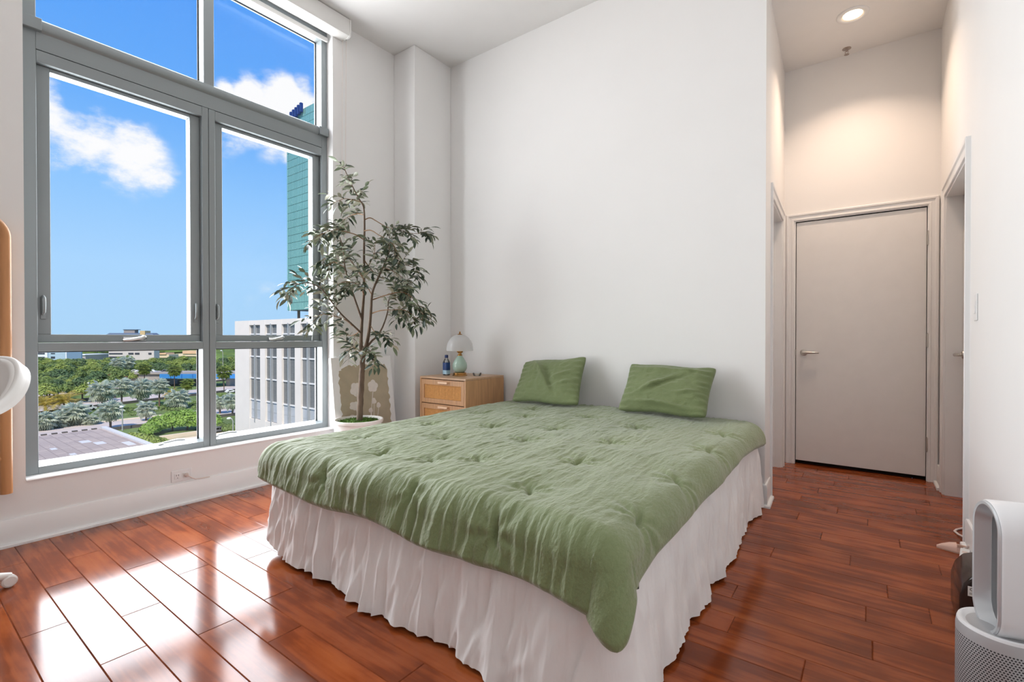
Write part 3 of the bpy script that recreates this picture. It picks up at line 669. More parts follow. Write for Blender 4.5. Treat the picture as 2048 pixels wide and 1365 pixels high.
# ---- pillows leaning against the wall
def pillow(label, TL, TR, BR, BL, T, seed, folds):
    n = 64; u = np.linspace(-1, 1, n); Uu, Vv = np.meshgrid(u, u, indexing='ij')
    TL, TR, BR, BL = map(np.array, (TL, TR, BR, BL))
    s_ = (Uu+1)/2; t_ = (Vv+1)/2
    # edges bow in a little between the corners
    bow = .055
    kc = 1-.045*(Uu**2*Vv**2)**4
    s2 = .5+(s_-.5)*(1-bow*(1-Vv**2))*kc; t2 = .5+(t_-.5)*(1-bow*(1-Uu**2))*kc+.012*np.sin(Uu*5+seed)*ss(.5, 1, np.abs(Vv))
    base = ((1-s2)*(1-t2))[..., None]*BL+(s2*(1-t2))[..., None]*BR+(s2*t2)[..., None]*TR+((1-s2)*t2)[..., None]*TL
    nn = np.cross(BR-BL, TL-BL); nn = nn/np.linalg.norm(nn)       # faces the room or the wall
    if nn[1] > 0: nn = -nn
    prof = (np.clip(1-np.abs(Uu)**6, 0, 1)**.5)*(np.clip(1-np.abs(Vv)**5, 0, 1)**.5)*(.55+.45*(1-Uu**2)*(1-Vv**2))
    W = (fbm(Uu*3+seed, Vv*3, 3)-.5)*.02
    for (fx, fy, ang, wd, ln, am) in folds:
        ca, sa = math.cos(ang), math.sin(ang); p = (Uu-fx)*ca+(Vv-fy)*sa; q = -(Uu-fx)*sa+(Vv-fy)*ca
        W += 1.7*am*np.exp(-(q/wd)**2)*np.exp(-(p/ln)**2)
    # gathers at the sides
    W += .010*np.sin(Vv*26+3*fbm(Vv*4, Uu*2+seed, 2))*ss(.62, .95, np.abs(Uu))*ss(1.0, .9, np.abs(Uu)*.98)
    W += (1-np.abs(2*fbm(Uu*6+seed, Vv*6+9, 2)-1))*.010
    Th = T*prof
    F = base+nn*(Th+W*prof**.5)[..., None]; K = base-nn*(Th*.75)[..., None]
    g = G(); g.v = [tuple(p) for p in F.reshape(-1, 3)]+[tuple(p) for p in K.reshape(-1, 3)]
    g.f = grid_faces(n, n)+grid_faces(n, n, n*n, True)
    o = g.build('pillow', 'pillow_green', None, smooth=180)
    bm = bmesh.new(); bm.from_mesh(o.data); bmesh.ops.remove_doubles(bm, verts=bm.verts, dist=2e-5); bmesh.ops.recalc_face_normals(bm, faces=bm.faces); bm.to_mesh(o.data); bm.free()
    tag(o, label, 'pillow', 'green pillows at the head of the bed')
pillow('green pillow leaning on the wall, the one nearer the nightstand', (-2.345, 3.335, .872), (-1.755, 3.335, .925), (-1.70, 3.10, .570), (-2.315, 3.10, .563), .060, 3.1,
       [(-.42, .62, -1.0, .10, .5, .020), (-.1, .1, -1.15, .08, .6, .016), (.1, -.1, -1.2, .1, .5, -.012), (.55, .2, .6, .07, .35, .010), (.6, -.2, .5, .07, .3, .009)])
pillow('green pillow leaning on the wall, the one nearer the hall', (-1.405, 3.335, .888), (-.800, 3.335, .872), (-.805, 3.09, .572), (-1.40, 3.09, .572), .062, 8.4,
       [(-.2, .0, .7, .09, .5, .014), (.1, .15, .75, .08, .5, -.012), (.5, .72, -.1, .06, .3, .012), (.55, -.2, .3, .06, .3, .010), (-.3, .7, 0, .1, .6, .010), (0, -.75, -.1, .07, .8, .016)])

# ================================================================== NIGHTSTAND
NX0, NX1, NY0, NY1, NZ = -3.13, -2.598, 2.872, 3.372, .742
ns = thing('nightstand', ((NX0+NX1)/2, (NY0+NY1)/2, 0), 'oak nightstand with cane drawer fronts beside the bed', 'nightstand')
t = .018
g = G(); g.box((NX0, NY0, NZ-t), (NX1, NY1, NZ)); g.build('top', 'oak_top', ns, bevel=.002)
g = G(); g.box((NX0, NY0, .06), (NX0+t, NY1, NZ-t)); g.build('side_panel', 'oak', ns, bevel=.0015)
g = G(); g.box((NX1-t, NY0, .06), (NX1, NY1, NZ-t)); g.build('side_panel', 'oak', ns, bevel=.0015)
g = G(); g.box((NX0+t, NY1-.008, .06), (NX1-t, NY1, NZ-t)); g.build('back_panel', 'oak', ns)
g = G(); g.box((NX0+t, NY0+.01, .06), (NX1-t, NY1-.008, .078)); g.build('bottom_panel', 'oak', ns)
for x in (NX0+.03, NX1-.03):
    for y in (NY0+.04, NY1-.04):
        g = G(); g.tube([(x, y, 0), (x, y, .06)], [.013, .018], 12); g.build('leg', 'oak', ns, smooth=40)
mat('cane', srgb(214, 160, 100), .75, var=.10, vscale=80)
MATS['cane'].node_tree.nodes['Principled BSDF'].inputs['Specular IOR Level'].default_value = .2
zt_ = NZ-t-.006
for k in range(3):
    z1 = zt_-k*.205; z0 = z1-.198; x0, x1 = NX0+t+.003, NX1-t-.003; fw_ = .030; yf = NY0+.001; yb = yf+.018
    dr = thing('drawer', ((x0+x1)/2, yf, z0), parent=ns)
    g = G()
    g.box((x0, yf, z0), (x1, yb, z0+fw_+.008)); g.box((x0, yf, z1-fw_-.012), (x1, yb, z1)); g.box((x0, yf, z0+fw_+.008), (x0+fw_, yb, z1-fw_-.012)); g.box((x1-fw_, yf, z0+fw_+.008), (x1, yb, z1-fw_-.012))
    g.build('drawer_frame', 'oak', dr)
    # woven cane inset: real strands
    g = G(); a0_, a1_, c0, c1 = x0+fw_, x1-fw_, z0+fw_+.008, z1-fw_-.012
    g.box((a0_, yf+.010, c0), (a1_, yf+.012, c1))
    n = 46
    for i in range(n):
        xx = a0_+(a1_-a0_)*(i+.5)/n; w = .0026 if i % 4 else .0042; g.box((xx-w/2*1.3, yf+.0075+.001*(i % 2), c0), (xx+w/2*1.3, yf+.0098, c1))
    for i in range(16):
        zz = c0+(c1-c0)*(i+.5)/16; g.box((a0_, yf+.0068+.0008*(i % 2), zz-.0012), (a1_, yf+.0090, zz+.0012))
    o = g.build('cane_inset', 'cane', dr); o['kind'] = 'stuff'; o['label'] = 'woven golden cane inset'
    xm = (x0+x1)/2+.02; zz = z1-.020
    g = G(); g.box((xm-.052, yf-.020, zz-.0075), (xm+.052, yf-.010, zz+.0075)); g.box((xm-.045, yf-.012, zz-.005), (xm-.034, yf, zz+.005)); g.box((xm+.034, yf-.012, zz-.005), (xm+.045, yf, zz+.005))
    g.build('drawer_handle', 'handle_wood', dr)

# ---- lamp
LX, LY = -2.872, 3.10
lamp = thing('table_lamp', (LX, LY, NZ), 'small table lamp with pale green ceramic body and frosted dome shade', 'lamp')
c = (LX, LY, NZ)
g = G(); g.lathe([(.0, 0), (.064, 0), (.066, .005), (.062, .011), (.057, .014), (.060, .019), (.056, .026), (.042, .031), (0, .031)], c, 40); g.build('base', 'brass', lamp, smooth=40)
g = G(); g.lathe([(.0, .030), (.036, .030), (.050, .043), (.060, .062), (.064, .085), (.060, .108), (.048, .134), (.033, .156), (.021, .170), (.017, .176), (0, .177)], c, 40); g.build('body', 'celadon', lamp, smooth=60)
g = G(); g.lathe([(0, .174), (.020, .174), (.021, .182), (.014, .187), (.013, .195), (.022, .204), (.025, .218), (.023, .228), (0, .228)], c, 24)
for k in range(12):
    a = 2*math.pi*k/12; g.tube([(LX+.0195*math.cos(a), LY+.0195*math.sin(a), NZ+.201), (LX+.025*math.cos(a), LY+.025*math.sin(a), NZ+.212), (LX+.023*math.cos(a), LY+.023*math.sin(a), NZ+.231)], .003, 6)
g.build('neck', 'brass', lamp, smooth=40)
g = G(); g.tube([(LX, LY, NZ+.225), (LX, LY, NZ+.352)], .004, 8); g.build('stem', 'brass', lamp, smooth=40)
g = G(); R = .116
pr = [(R*1.01, .220), (R, .232), (R*.985, .252), (R*.93, .280), (R*.82, .308), (R*.64, .333), (R*.42, .350), (R*.15, .357), (.006, .358)]
g.lathe(pr+[(r_*.975, z_-.0035) for r_, z_ in reversed(pr)], c, 48); g.f = [q for q in g.f if len(q) == 4]; g.build('shade', 'frosted_shade', lamp, smooth=60)
g = G(); g.lathe([(0, .357), (.020, .357), (.021, .361), (.008, .366), (.005, .370), (.009, .376), (.006, .383), (0, .385)], c, 20); g.build('finial', 'brass', lamp, smooth=40)

# ---- water bottle
WX, WY = -2.99, 3.055
bt = thing('water_bottle', (WX, WY, NZ), 'clear plastic water bottle with blue cap and label on the nightstand', 'bottle'); h = .030
def sq_lathe(g, prof, c, n=32, p=4.0):
    vs = []; m = len(prof)
    for r_, z_, k in prof:
        for i in range(n):
            a = 2*math.pi*i/n; ca, sa = math.cos(a), math.sin(a); f = (abs(ca)**k+abs(sa)**k)**(-1/k); vs.append((c[0]+r_*f*ca, c[1]+r_*f*sa, c[2]+z_))
    g.add(vs, [(i*n+k, i*n+(k+1) % n, (i+1)*n+(k+1) % n, (i+1)*n+k) for i in range(m-1) for k in range(n)]+[tuple(reversed(range(n))), tuple(range((m-1)*n, m*n))])
g = G(); sq_lathe(g, [(.022, .001, 5), (.026, .004, 5), (.026, .115, 5), (.025, .122, 4), (.019, .140, 2.5), (.013, .150, 2), (.012, .158, 2)], (WX, WY, NZ)); b1 = g.build('bottle_body', 'clear_glass', bt, smooth=50)
g = G(); sq_lathe(g, [(.0266, .030, 5), (.0266, .112, 5)], (WX, WY, NZ)); g.f = g.f[:-2]; g.build('label_band', 'bottle_blue', bt, smooth=50)
g = G(); sq_lathe(g, [(.0268, .012, 5), (.0268, .046, 5)], (WX, WY, NZ)); g.f = g.f[:-2]; g.build('label_foot', 'bottle_label_light', bt, smooth=50)
g = G(); g.lathe([(0, .154), (.0150, .154), (.0155, .160), (.0150, .178), (.0135, .180), (0, .180)], (WX, WY, NZ), 24); g.build('cap', 'bottle_cap', bt, smooth=40)
# ---- clear dish right of the lamp
g = G(); g.lathe([(.0, .001), (.030, .001), (.036, .010), (.039, .026), (.0375, .026), (.034, .011), (.029, .004), (0, .004)], (-2.735, 3.17, NZ), 28)
tag(g.build('glass_dish', 'clear_glass', smooth=50), 'small clear glass dish on the nightstand behind the lamp', 'dish')

# ================================================================== PAINTING leaning on the window wall
def painting():
    H, Wd, T = .915, .606, .032; y0 = 2.255; lean = math.asin(.115/H)
    # local: a across (Y), b up the canvas, c out of its face
    O = Vector((XW+.036+.115+.012, y0, .0)); ub = Vector((-math.sin(lean), 0, math.cos(lean))); un_ = Vector((math.cos(lean), 0, math.sin(lean)))
    O = O+Vector((0, 0, .002)); pt = lambda a, b, c: O+Vector((0, a, 0))+ub*b+un_*c
    p = thing('canvas_print', (O.x, y0+Wd/2, 0), 'white canvas print of pale flowers on a tan wash leaning behind the tree', 'picture')
    g = G(); g.prism([pt(0, 0, -T), pt(Wd, 0, -T), pt(Wd, H, -T), pt(0, H, -T)], un_*T); g.build('canvas', 'canvas_edge', p, bevel=.002)
    def flat(name, poly, c, m, par=p, th=.0006):
        g = G(); g.prism([pt(a, b, c) for a, b in poly], un_*th); return g.build(name, m, par)
    # torn-edged wash
    R = random.Random(4); poly = []
    x0, x1, z0, z1 = .055, Wd-.05, .10, H-.072
    def edge(ax, ay, bx, by, n):
        for i in range(n):
            s_ = i/n; j = .010*(R.random()-.5)+.006*math.sin(i*1.7); nx, ny = -(by-ay), (bx-ax); l = math.hypot(nx, ny); poly.append((ax+(bx-ax)*s_+nx/l*j, ay+(by-ay)*s_+ny/l*j))
    edge(x0+.015, z0, x1, z0, 26); edge(x1, z0, x1-.005, z1-.03, 34); edge(x1-.03, z1, x0+.09, z1+.004, 26); edge(x0+.03, z1-.025, x0, z1-.07, 6); edge(x0+.005, z1-.08, x0+.015, z0, 34)
    flat('wash', poly, 0, 'wash_tan')
    def ring(cx, cz, r, k, sx=1, ph=0, amp=.22): 
        f_ = lambda a: .84+.22*abs(math.cos(k*(a+ph)/2))+.03*math.sin(3*a+cx*40)
        return [(cx+r*sx*f_(a)*math.cos(a), cz+r*f_(a)*math.sin(a)) for a in [2*math.pi*i/56 for i in range(56)]]
    fl = [(.215, .640, .058, 5, 1.0, .3, .16), (.385, .655, .052, 5, 1.0, 1.1, .16), (.190, .505, .036, 5, 1.45, .2, .18), (.170, .375, .060, 5, 1.05, .6, .14), (.385, .525, .026, 3, .95, .5, .10), (.430, .485, .024, 3, .9, .2, .10), (.345, .450, .022, 3, 1, .9, .12)]
    for f in fl: flat('flower', ring(*f), .0006, 'print_white', p)
    def ribbon(pts, w):
        L_, R_ = [], []
        for i, (a, b) in enumerate(pts):
            a2, b2 = pts[min(i+1, len(pts)-1)]; a1, b1_ = pts[max(i-1, 0)]; dx, dz = a2-a1, b2-b1_; l = math.hypot(dx, dz) or 1
            L_.append((a-dz/l*w, b+dx/l*w)); R_.append((a+dz/l*w, b-dx/l*w))
        return L_+R_[::-1]
    for pts, w in (([(.30, .12), (.27, .28), (.23, .42), (.215, .60)], .0035), ([(.31, .12), (.34, .34), (.36, .50), (.385, .62)], .0035), ([(.29, .12), (.25, .28), (.215, .40), (.20, .48)], .003), ([(.28, .12), (.24, .22), (.19, .34)], .003),
                   ([(.32, .12), (.36, .30), (.385, .51)], .003), ([(.33, .12), (.39, .30), (.43, .47)], .003), ([(.31, .12), (.33, .30), (.345, .44)], .003), ([(.36, .30), (.40, .33), (.425, .36)], .0025), ([(.35, .22), (.41, .27), (.45, .32)], .003), ([(.34, .18), (.30, .26)], .0025), ([(.37, .2), (.43, .22)], .003)):
        flat('stem', ribbon(pts, w), .0006, 'print_white', p)
painting()

# ================================================================== POTTED OLIVE TREE
def olive_tree():
    TX, TY = -3.235, 2.325; D0 = FW.dot(Vector((TX, TY, 0)))
    R = random.Random(11)
    root = thing('potted_olive_tree', (TX, TY, 0), 'tall potted olive tree with thin trunk between window and nightstand', 'plant')
    pz = .432
    g = G(); g.lathe([(.0, 0), (.120, 0), (.128, .01), (.150, .22), (.168, .38), (.170, pz-.03), (.184, pz-.026), (.188, pz-.014), (.186, pz), (.178, pz+.001), (.172, pz-.006), (.168, pz-.03), (.160, pz-.05), (0, pz-.05)], (TX, TY, 0), 48); g.build('pot', 'pot_ceramic', root, smooth=40)
    # mossy top
    n = 60; vs = []; fs = []
    for i in range(n):
        for j in range(n):
            x, y = (i/(n-1)*2-1), (j/(n-1)*2-1); rr = math.hypot(x, y); 
            if rr > 1: x, y = x/rr, y/rr; rr = 1
            vs.append((TX+x*.166, TY+y*.166, pz-.032+.016*(1-rr**2)+.018*float(fbm(x*7+20, y*7+20, 3))))
    g = G(); g.v = vs; g.f = grid_faces(n, n); o = g.build('moss', 'moss', root, smooth=80); o['label'] = 'bright green moss covering the soil'
    g = G()
    for k in range(700):
        a = R.random()*6.283; rr = math.sqrt(R.random())*.16; x, y = TX+rr*math.cos(a), TY+rr*math.sin(a); z = pz-.020+.016*(1-(rr/.166)**2); s_ = .006+R.random()*.008; ta = R.random()*6.28
        t_ = Vector((math.cos(ta)*.6, math.sin(ta)*.6, 1))*s_; w = Vector((-math.sin(ta), math.cos(ta), 0))*s_*.28
        b = Vector((x, y, z)); g.add([b-w, b+w, b+t_], [(0, 1, 2)])
    o = g.build('moss_tufts', 'moss', root, smooth=-1); o['kind'] = 'stuff'
    # limbs: photo columns/rows with a depth relative to the trunk
    def pl(pts): return [at_depth(x, y, D0+d) for x, y, d in pts]
    def catm(P, k=5):
        Q = []
        for i in range(len(P)-1):
            p0, p1, p2, p3 = P[max(i-1, 0)], P[i], P[i+1], P[min(i+2, len(P)-1)]
            for j in range(k):
                t_ = j/k; Q.append(.5*((2*p1)+(p2-p0)*t_+(2*p0-5*p1+4*p2-p3)*t_**2+(3*p1-p0-3*p2+p3)*t_**3))
        return Q+[P[-1]]
    limbs = [  # name, points, r0, r1, leafiness start
        ('trunk', [(719, 850, 0), (720, 815, 0), (722, 780, 0), (724, 745, 0), (726, 715, 0), (730, 695, 0)], .0245, .0195, 2),
        ('branch', [(725, 722, 0), (722, 690, .01), (723, 655, .03), (725, 625, .03), (728, 575, .03), (728, 500, .02), (729, 450, 0), (727, 414, 0), (718, 398, 0), (702, 367, .0), (689, 338, -.02)], .0165, .003, .80),
        ('branch', [(729, 705, 0), (735, 680, -.03), (739, 655, -.05), (742, 620, -.06), (745, 585, -.06), (757, 555, -.04), (766, 535, 0), (780, 497, .05), (778, 470, .07)], .016, .003, .50),
        ('branch', [(733, 695, 0), (744, 682, .02), (753, 674, .05), (765, 655, .08), (775, 625, .10), (778, 600, .10), (793, 575, .12), (815, 560, .14)], .010, .0025, .45),
        ('branch', [(724, 640, .03), (712, 606, .0), (700, 570, -.03), (690, 535, -.06), (686, 498, -.08), (676, 468, -.10), (660, 462, -.14)], .009, .002, .42),
        ('branch', [(724, 668, .02), (705, 650, -.08), (682, 628, -.16), (658, 597, -.24), (640, 576, -.28), (615, 566, -.31), (594, 570, -.33), (574, 584, -.34)], .0085, .002, .38),
        ('branch', [(729, 440, 0), (740, 436, .03), (752, 442, .05), (775, 455, .08), (800, 461, .10), (825, 467, .12), (851, 467, .13)], .005, .0016, .35),
        ('branch', [(729, 462, 0), (742, 461, -.03), (757, 470, -.06), (775, 480, -.08), (790, 495, -.10), (797, 520, -.11)], .005, .0016, .40),
        ('branch', [(728, 520, .02), (748, 545, .06), (770, 545, .12), (800, 530, .16), (825, 535, .18), (838, 545, .19)], .005, .0016, .45),
        ('branch', [(742, 628, -.05), (760, 622, -.10), (785, 620, -.13), (812, 622, -.15), (838, 640, -.16), (846, 632, -.16)], .005, .0016, .40),
        ('branch', [(745, 600, -.05), (775, 590, -.10), (805, 585, -.12), (830, 600, -.14), (845, 628, -.14)], .005, .0016, .35),
        ('branch', [(728, 480, .02), (712, 470, -.05), (695, 465, -.12), (670, 460, -.18), (640, 470, -.24), (625, 480, -.26)], .005, .0016, .32),
        ('branch', [(722, 404, 0), (705, 400, -.05), (688, 398, -.09), (670, 405, -.12)], .004, .0015, .20),
        ('branch', [(727, 430, 0), (715, 428, .05), (700, 432, .10), (688, 440, .11)], .004, .0015, .25),
        ('branch', [(728, 560, .03), (715, 540, .08), (700, 520, .10), (680, 500, .10), (660, 510, .08), (640, 525, .05)], .005, .0016, .30),
        ('branch', [(705, 652, -.08), (690, 640, -.12), (665, 632, -.18), (640, 630, -.22), (622, 650, -.25)], .005, .0016, .25),
        ('branch', [(728, 590, .03), (720, 575, -.06), (705, 565, -.12), (685, 565, -.16), (668, 575, -.18)], .005, .0016, .30),
        ('branch', [(723, 660, .03), (712, 668, .06), (700, 672, .08), (690, 668, .08)], .004, .0015, .30),
        ('branch', [(740, 650, -.05), (750, 665, -.10), (765, 672, -.14), (775, 680, -.15)], .004, .0015, .30),
        ('branch', [(726, 712, 0), (716, 700, -.04), (704, 695, -.07), (696, 700, -.08)], .003, .0013, .25),
        ('branch', [(730, 700, 0), (738, 700, -.05), (746, 708, -.09), (752, 716, -.10)], .003, .0013, .25),
        ('branch', [(766, 535, 0), (780, 540, -.04), (798, 550, -.06), (812, 565, -.06), (818, 585, -.06)], .004, .0015, .25),
        ('branch', [(728, 545, .02), (738, 530, -.08), (748, 510, -.12), (750, 492, -.14)], .004, .0015, .25),
        ('branch', [(744, 590, -.06), (735, 575, -.14), (728, 560, -.18), (722, 545, -.18)], .004, .0015, .25),
        ('branch', [(690, 535, -.06), (680, 530, -.02), (668, 525, .02), (655, 530, .02)], .004, .0015, .25)]
    twigs = []; leaves = []
    for name, pts, r0, r1, st in limbs:
        Q = catm(pl(pts)); m = len(Q)
        # gentle irregularity
        rad = [r0+(r1-r0)*(i/(m-1))**.8 for i in range(m)]
        if name == 'trunk': Q = [q+Vector((.002*math.sin(i*1.3), .002*math.cos(i*1.9), 0)) for i, q in enumerate(Q)]
        g = G(); g.tube(Q, rad, 10 if r0 > .008 else 6); g.build(name, 'bark' if r0 > .006 else 'twig', root, smooth=60)
        if st > 1: continue
        L = [0]
        for i in range(1, m): L.append(L[-1]+(Q[i]-Q[i-1]).length)
        s_ = L[-1]*st; side = 1
        while s_ <= L[-1]+1e-6:
            i = max(1, min(m-1, next((k for k in range(m) if L[k] >= s_), m-1))); p = Q[i]; tdir = (Q[i]-Q[i-1]).normalized()
            prog = (s_/L[-1]-st)/(1-st+1e-6)
            a = R.random()*6.283; perp = tdir.cross(Vector((math.cos(a), math.sin(a), .3))).normalized()
            d = (tdir*.75+perp*.8+Vector((0, 0, -.10))).normalized(); ln = R.uniform(.055, .15)*(1.1-.35*prog)
            if R.random() < .95: twigs.append((p, d, ln))
            s_ += R.uniform(.017, .031)
        twigs.append((Q[-1], (Q[-1]-Q[-3]).normalized(), .07))
    gt = G()
    for p, d, ln in twigs:
        if p.x+d.x*ln < XW+.015: d = Vector((abs(d.x)*.6, d.y, d.z)).normalized()
        k = 5; pts = [p]; dd = d.copy()
        for i in range(k): dd = (dd+Vector((0, 0, -.11))+Vector((R.uniform(-.1, .1), R.uniform(-.1, .1), 0))).normalized(); pts.append(pts[-1]+dd*ln/k)
        gt.tube(pts, [.0016-.0002*i for i in range(k+1)], 4)
        nl = max(3, int(ln/.0165)); 
        for i in range(nl+1):
            f = i/nl*k; j = min(int(f), k-1); q = pts[j].lerp(pts[j+1], f-j); tg = (pts[j+1]-pts[j]).normalized()
            a = (i % 2)*math.pi+R.uniform(-.6, .6); pv = tg.cross(Vector((0, 0, 1))); pv = pv.normalized() if pv.length > .01 else Vector((1, 0, 0)); bn = tg.cross(pv)
            o = pv*math.cos(a)+bn*math.sin(a); ld = (tg*(1.0 if i == nl else .55)+o*(.2 if i == nl else .8)+Vector((0, 0, -.18))).normalized()
            leaves.append((q, ld, R.uniform(.050, .088), R.uniform(-.9, .9), R.random()))
    o = gt.build('twigs', 'twig', root, smooth=60); o['kind'] = 'stuff'
    # leaf blade: folded lance shape
    def blade(wd):
        st = [(0, .06), (.15, .55), (.40, 1.0), (.66, .86), (.86, .45), (1.0, .03)]; vs = []; fs = []
        for t_, w in st:
            z = .10*math.sin(t_*2.4)-.10*t_
            vs += [(t_, -wd*w, z+.05*w), (t_, 0, z), (t_, wd*w, z+.05*w)]
        for i in range(len(st)-1):
            for k in range(2): a = i*3+k; fs.append((a, a+3, a+4, a+1))
        return vs, fs
    bvs, bfs = blade(.17); meshes = []
    for m in ('olive_leaf', 'olive_leaf_pale', 'olive_leaf_dark'):
        me = bpy.data.meshes.new('leaf'); me.from_pydata(bvs, [], bfs); me.materials.append(MATS[m]); me.polygons.foreach_set('use_smooth', [True]*len(me.polygons)); meshes.append(me)
    ro = wloc(root); mats_ = []
    for q, ld, ln, roll, rn in leaves:
        up = Vector((0, 0, 1)); y = up.cross(ld); y = y.normalized() if y.length > .02 else Vector((0, 1, 0)); z = ld.cross(y)
        y2 = y*math.cos(roll)+z*math.sin(roll); z2 = ld.cross(y2)
        mm = Matrix((ld*ln, y2*ln, z2*ln)).transposed().to_4x4(); mm.translation = q
        # keep clear of the wall and glass
        e_ = q+ld*ln
        if min(q.x, e_.x) < (-3.61 if (max(q.y, e_.y) < 2.26 and min(q.z, e_.z) > .45) else XW+.012): continue
        kind = 0 if rn < .40 else (1 if rn < .58 else 2); mats_.append((mm, kind, (q-CAM).length))
    order = sorted(range(len(mats_)), key=lambda i: mats_[i][2]); single = set(order[:300]); rest = [G(), G(), G()]
    for i, (mm, kind, _) in enumerate(mats_):
        if i in single:
            o = bpy.data.objects.new('leaf', meshes[kind]); COL.objects.link(o); o.parent = root; m2 = mm.copy(); m2.translation = mm.translation-ro; o.matrix_basis = m2
        else: rest[kind].add([mm @ Vector(v) for v in bvs], bfs)
    for k, nm in enumerate(('olive_leaf', 'olive_leaf_pale', 'olive_leaf_dark')):
        o = rest[k].build('foliage', nm, root, smooth=-1); o['kind'] = 'stuff'; o.data.polygons.foreach_set('use_smooth', [True]*len(o.data.polygons))
    for k in range(26):
        p, d, ln = twigs[R.randrange(len(twigs))]; q = p+d*ln*.4+Vector((0, 0, -.014))
        if q.x < -3.5: continue
        g = G(); g.lathe([(.0, -.012), (.006, -.009), (.0085, 0), (.006, .009), (0, .012)], q, 10); g.build('olive', 'olive_fruit', root, smooth=60)
    print('leaves', len(mats_))
olive_tree()

# ================================================================== MIRROR and CHAIR at the left edge
mir = thing('arched_mirror', (XW+.05, .15, .28), 'arched mirror in a round wooden frame on the wall left of the window', 'mirror')
ypole = .425; half = .30; yc = ypole-half; xm = XW+.052; ra = .10
pts = [(xm, ypole, .285), (xm, ypole, 1.0), (xm, ypole, 1.58)]
for k in range(1, 13): a = math.pi/2*k/12; pts.append((xm, ypole-ra+ra*math.cos(a), 1.58+ra*math.sin(a)))
pts += [(xm, yc, 1.58+ra)]
pts = pts+[(x, 2*yc-y, z) for x, y, z in reversed(pts[:-1])]
g = G(); g.tube(pts, .024, 16); g.build('frame', 'mirror_wood', mir, smooth=50)
g = G(); g.tube([(xm, ypole-.01, .465), (xm, 2*yc-ypole+.01, .465)], .016, 12); g.build('crossbar', 'mirror_wood', mir, smooth=50)
g = G(); poly = [(xm-.006, ypole-.008, .475)]+[(xm-.006, yc+(y-yc)*.975, z-.008) for x, y, z in pts[2:-2]]+[(xm-.006, 2*yc-ypole+.008, .475)]
g.prism(poly, (.006, 0, 0)); g.build('mirror_pane', 'mirror_glass', mir)
for z in (.7, 1.4):
    g = G(); g.box((XW, yc-.03, z-.03), (xm-.006, yc+.03, z+.03)); g.build('wall_bracket', 'nickel', mir)

def chair():
    CX, CY = -2.93, .115
    ch = thing('swivel_chair', (CX, CY, 0), 'white moulded plastic swivel chair at the left edge', 'chair')
    NTH, NT_ = 56, 30; ROT = .62
    # rolled rim: the shell rises, then curls outward and down
    def shell(th, t_, off):
        ab = abs(th); back = math.exp(-(ab/1.05)**2)
        rim = .765+.205*math.exp(-(ab/1.0)**2.4)
        u_ = min(t_/.78, 1.0); z = .70+(rim-.70)*u_
        r = .195+.03*math.sin(min(u_*1.6, 1.57))+.055*back*u_**1.6
        if t_ > .78:
            a = (t_-.78)/.22*2.3; rr = .022; r += rr*(1-math.cos(a))+.012*max(0, a-1.57); z += rr*math.sin(a)-.030*max(0, a-1.57)
            r -= off*math.cos(a)*-1; z += off*math.sin(a)*.6
        else: r += off
        t2 = th-ROT
        return Vector((CX+r*1.02*math.sin(t2), CY+r*math.cos(t2), z))
    O = []; I = []
    for i in range(NTH):
        th = -1.95+3.9*i/(NTH-1)
        for j in range(NT_): O.append(shell(th, j/(NT_-1), 0)); I.append(shell(th, j/(NT_-1), -.012))
    n = NTH*NT_; g = G(); g.v = [tuple(p) for p in O+I]; g.f = grid_faces(NTH, NT_)+grid_faces(NTH, NT_, n, True)
    g.f += [(i*NT_+NT_-1, (i+1)*NT_+NT_-1, n+(i+1)*NT_+NT_-1, n+i*NT_+NT_-1) for i in range(NTH-1)]
    g.f += [(i*NT_, n+i*NT_, n+(i+1)*NT_, (i+1)*NT_) for i in range(NTH-1)]
    g.f += [(j, j+1, n+j+1, n+j) for j in range(NT_-1)]+[((NTH-1)*NT_+j, n+(NTH-1)*NT_+j, n+(NTH-1)*NT_+j+1, (NTH-1)*NT_+j+1) for j in range(NT_-1)]
    o = g.build('shell', 'chair_white', ch, smooth=60)
    g = G(); g.lathe([(0, .42), (.10, .42), (.17, .435), (.205, .462), (.21, .478), (.19, .486), (.10, .478), (0, .476)], (CX, CY-.01, 0), 40, 1.0, 1.06); g.build('seat', 'chair_white', ch, smooth=50)
    g = G(); g.tube([(CX, CY, .05), (CX, CY, .20), (CX, CY, .201), (CX, CY, .425)], [.028, .028, .018, .018], 16); g.build('column', 'silver', ch, smooth=40)
    bd = Vector((-math.sin(ROT), math.cos(ROT), 0)); c0 = Vector((CX, CY, 0))
    g = G(); g.tube([c0+bd*.06+Vector((0, 0, .430)), c0+bd*.16+Vector((0, 0, .432)), c0+bd*.205+Vector((0, 0, .50)), c0+bd*.207+Vector((0, 0, .64)), c0+bd*.207+Vector((0, 0, .74))], [.016, .018, .018, .016, .013], 10); g.build('back_strut', 'chair_white', ch, smooth=50)
    for k in range(5):
        a = math.radians(100+72*k); d = Vector((math.cos(a), math.sin(a), 0)); c0 = Vector((CX, CY, 0))
        g = G(); g.tube([c0+d*.02+Vector((0, 0, .085)), c0+d*.12+Vector((0, 0, .075)), c0+d*.22+Vector((0, 0, .055)), c0+d*.262+Vector((0, 0, .045))], [.026, .022, .018, .013], 10); f = g.build('base_arm', 'chair_white', ch, smooth=50)
        g = G(); w = Vector((-d.y, d.x, 0)); e = c0+d*.255+Vector((0, 0, .026)); g.tube([e-w*.018, e-w*.013, e+w*.013, e+w*.018], [.020, .026, .026, .020], 18); g.build('caster', 'chair_white', f, smooth=40)
chair()

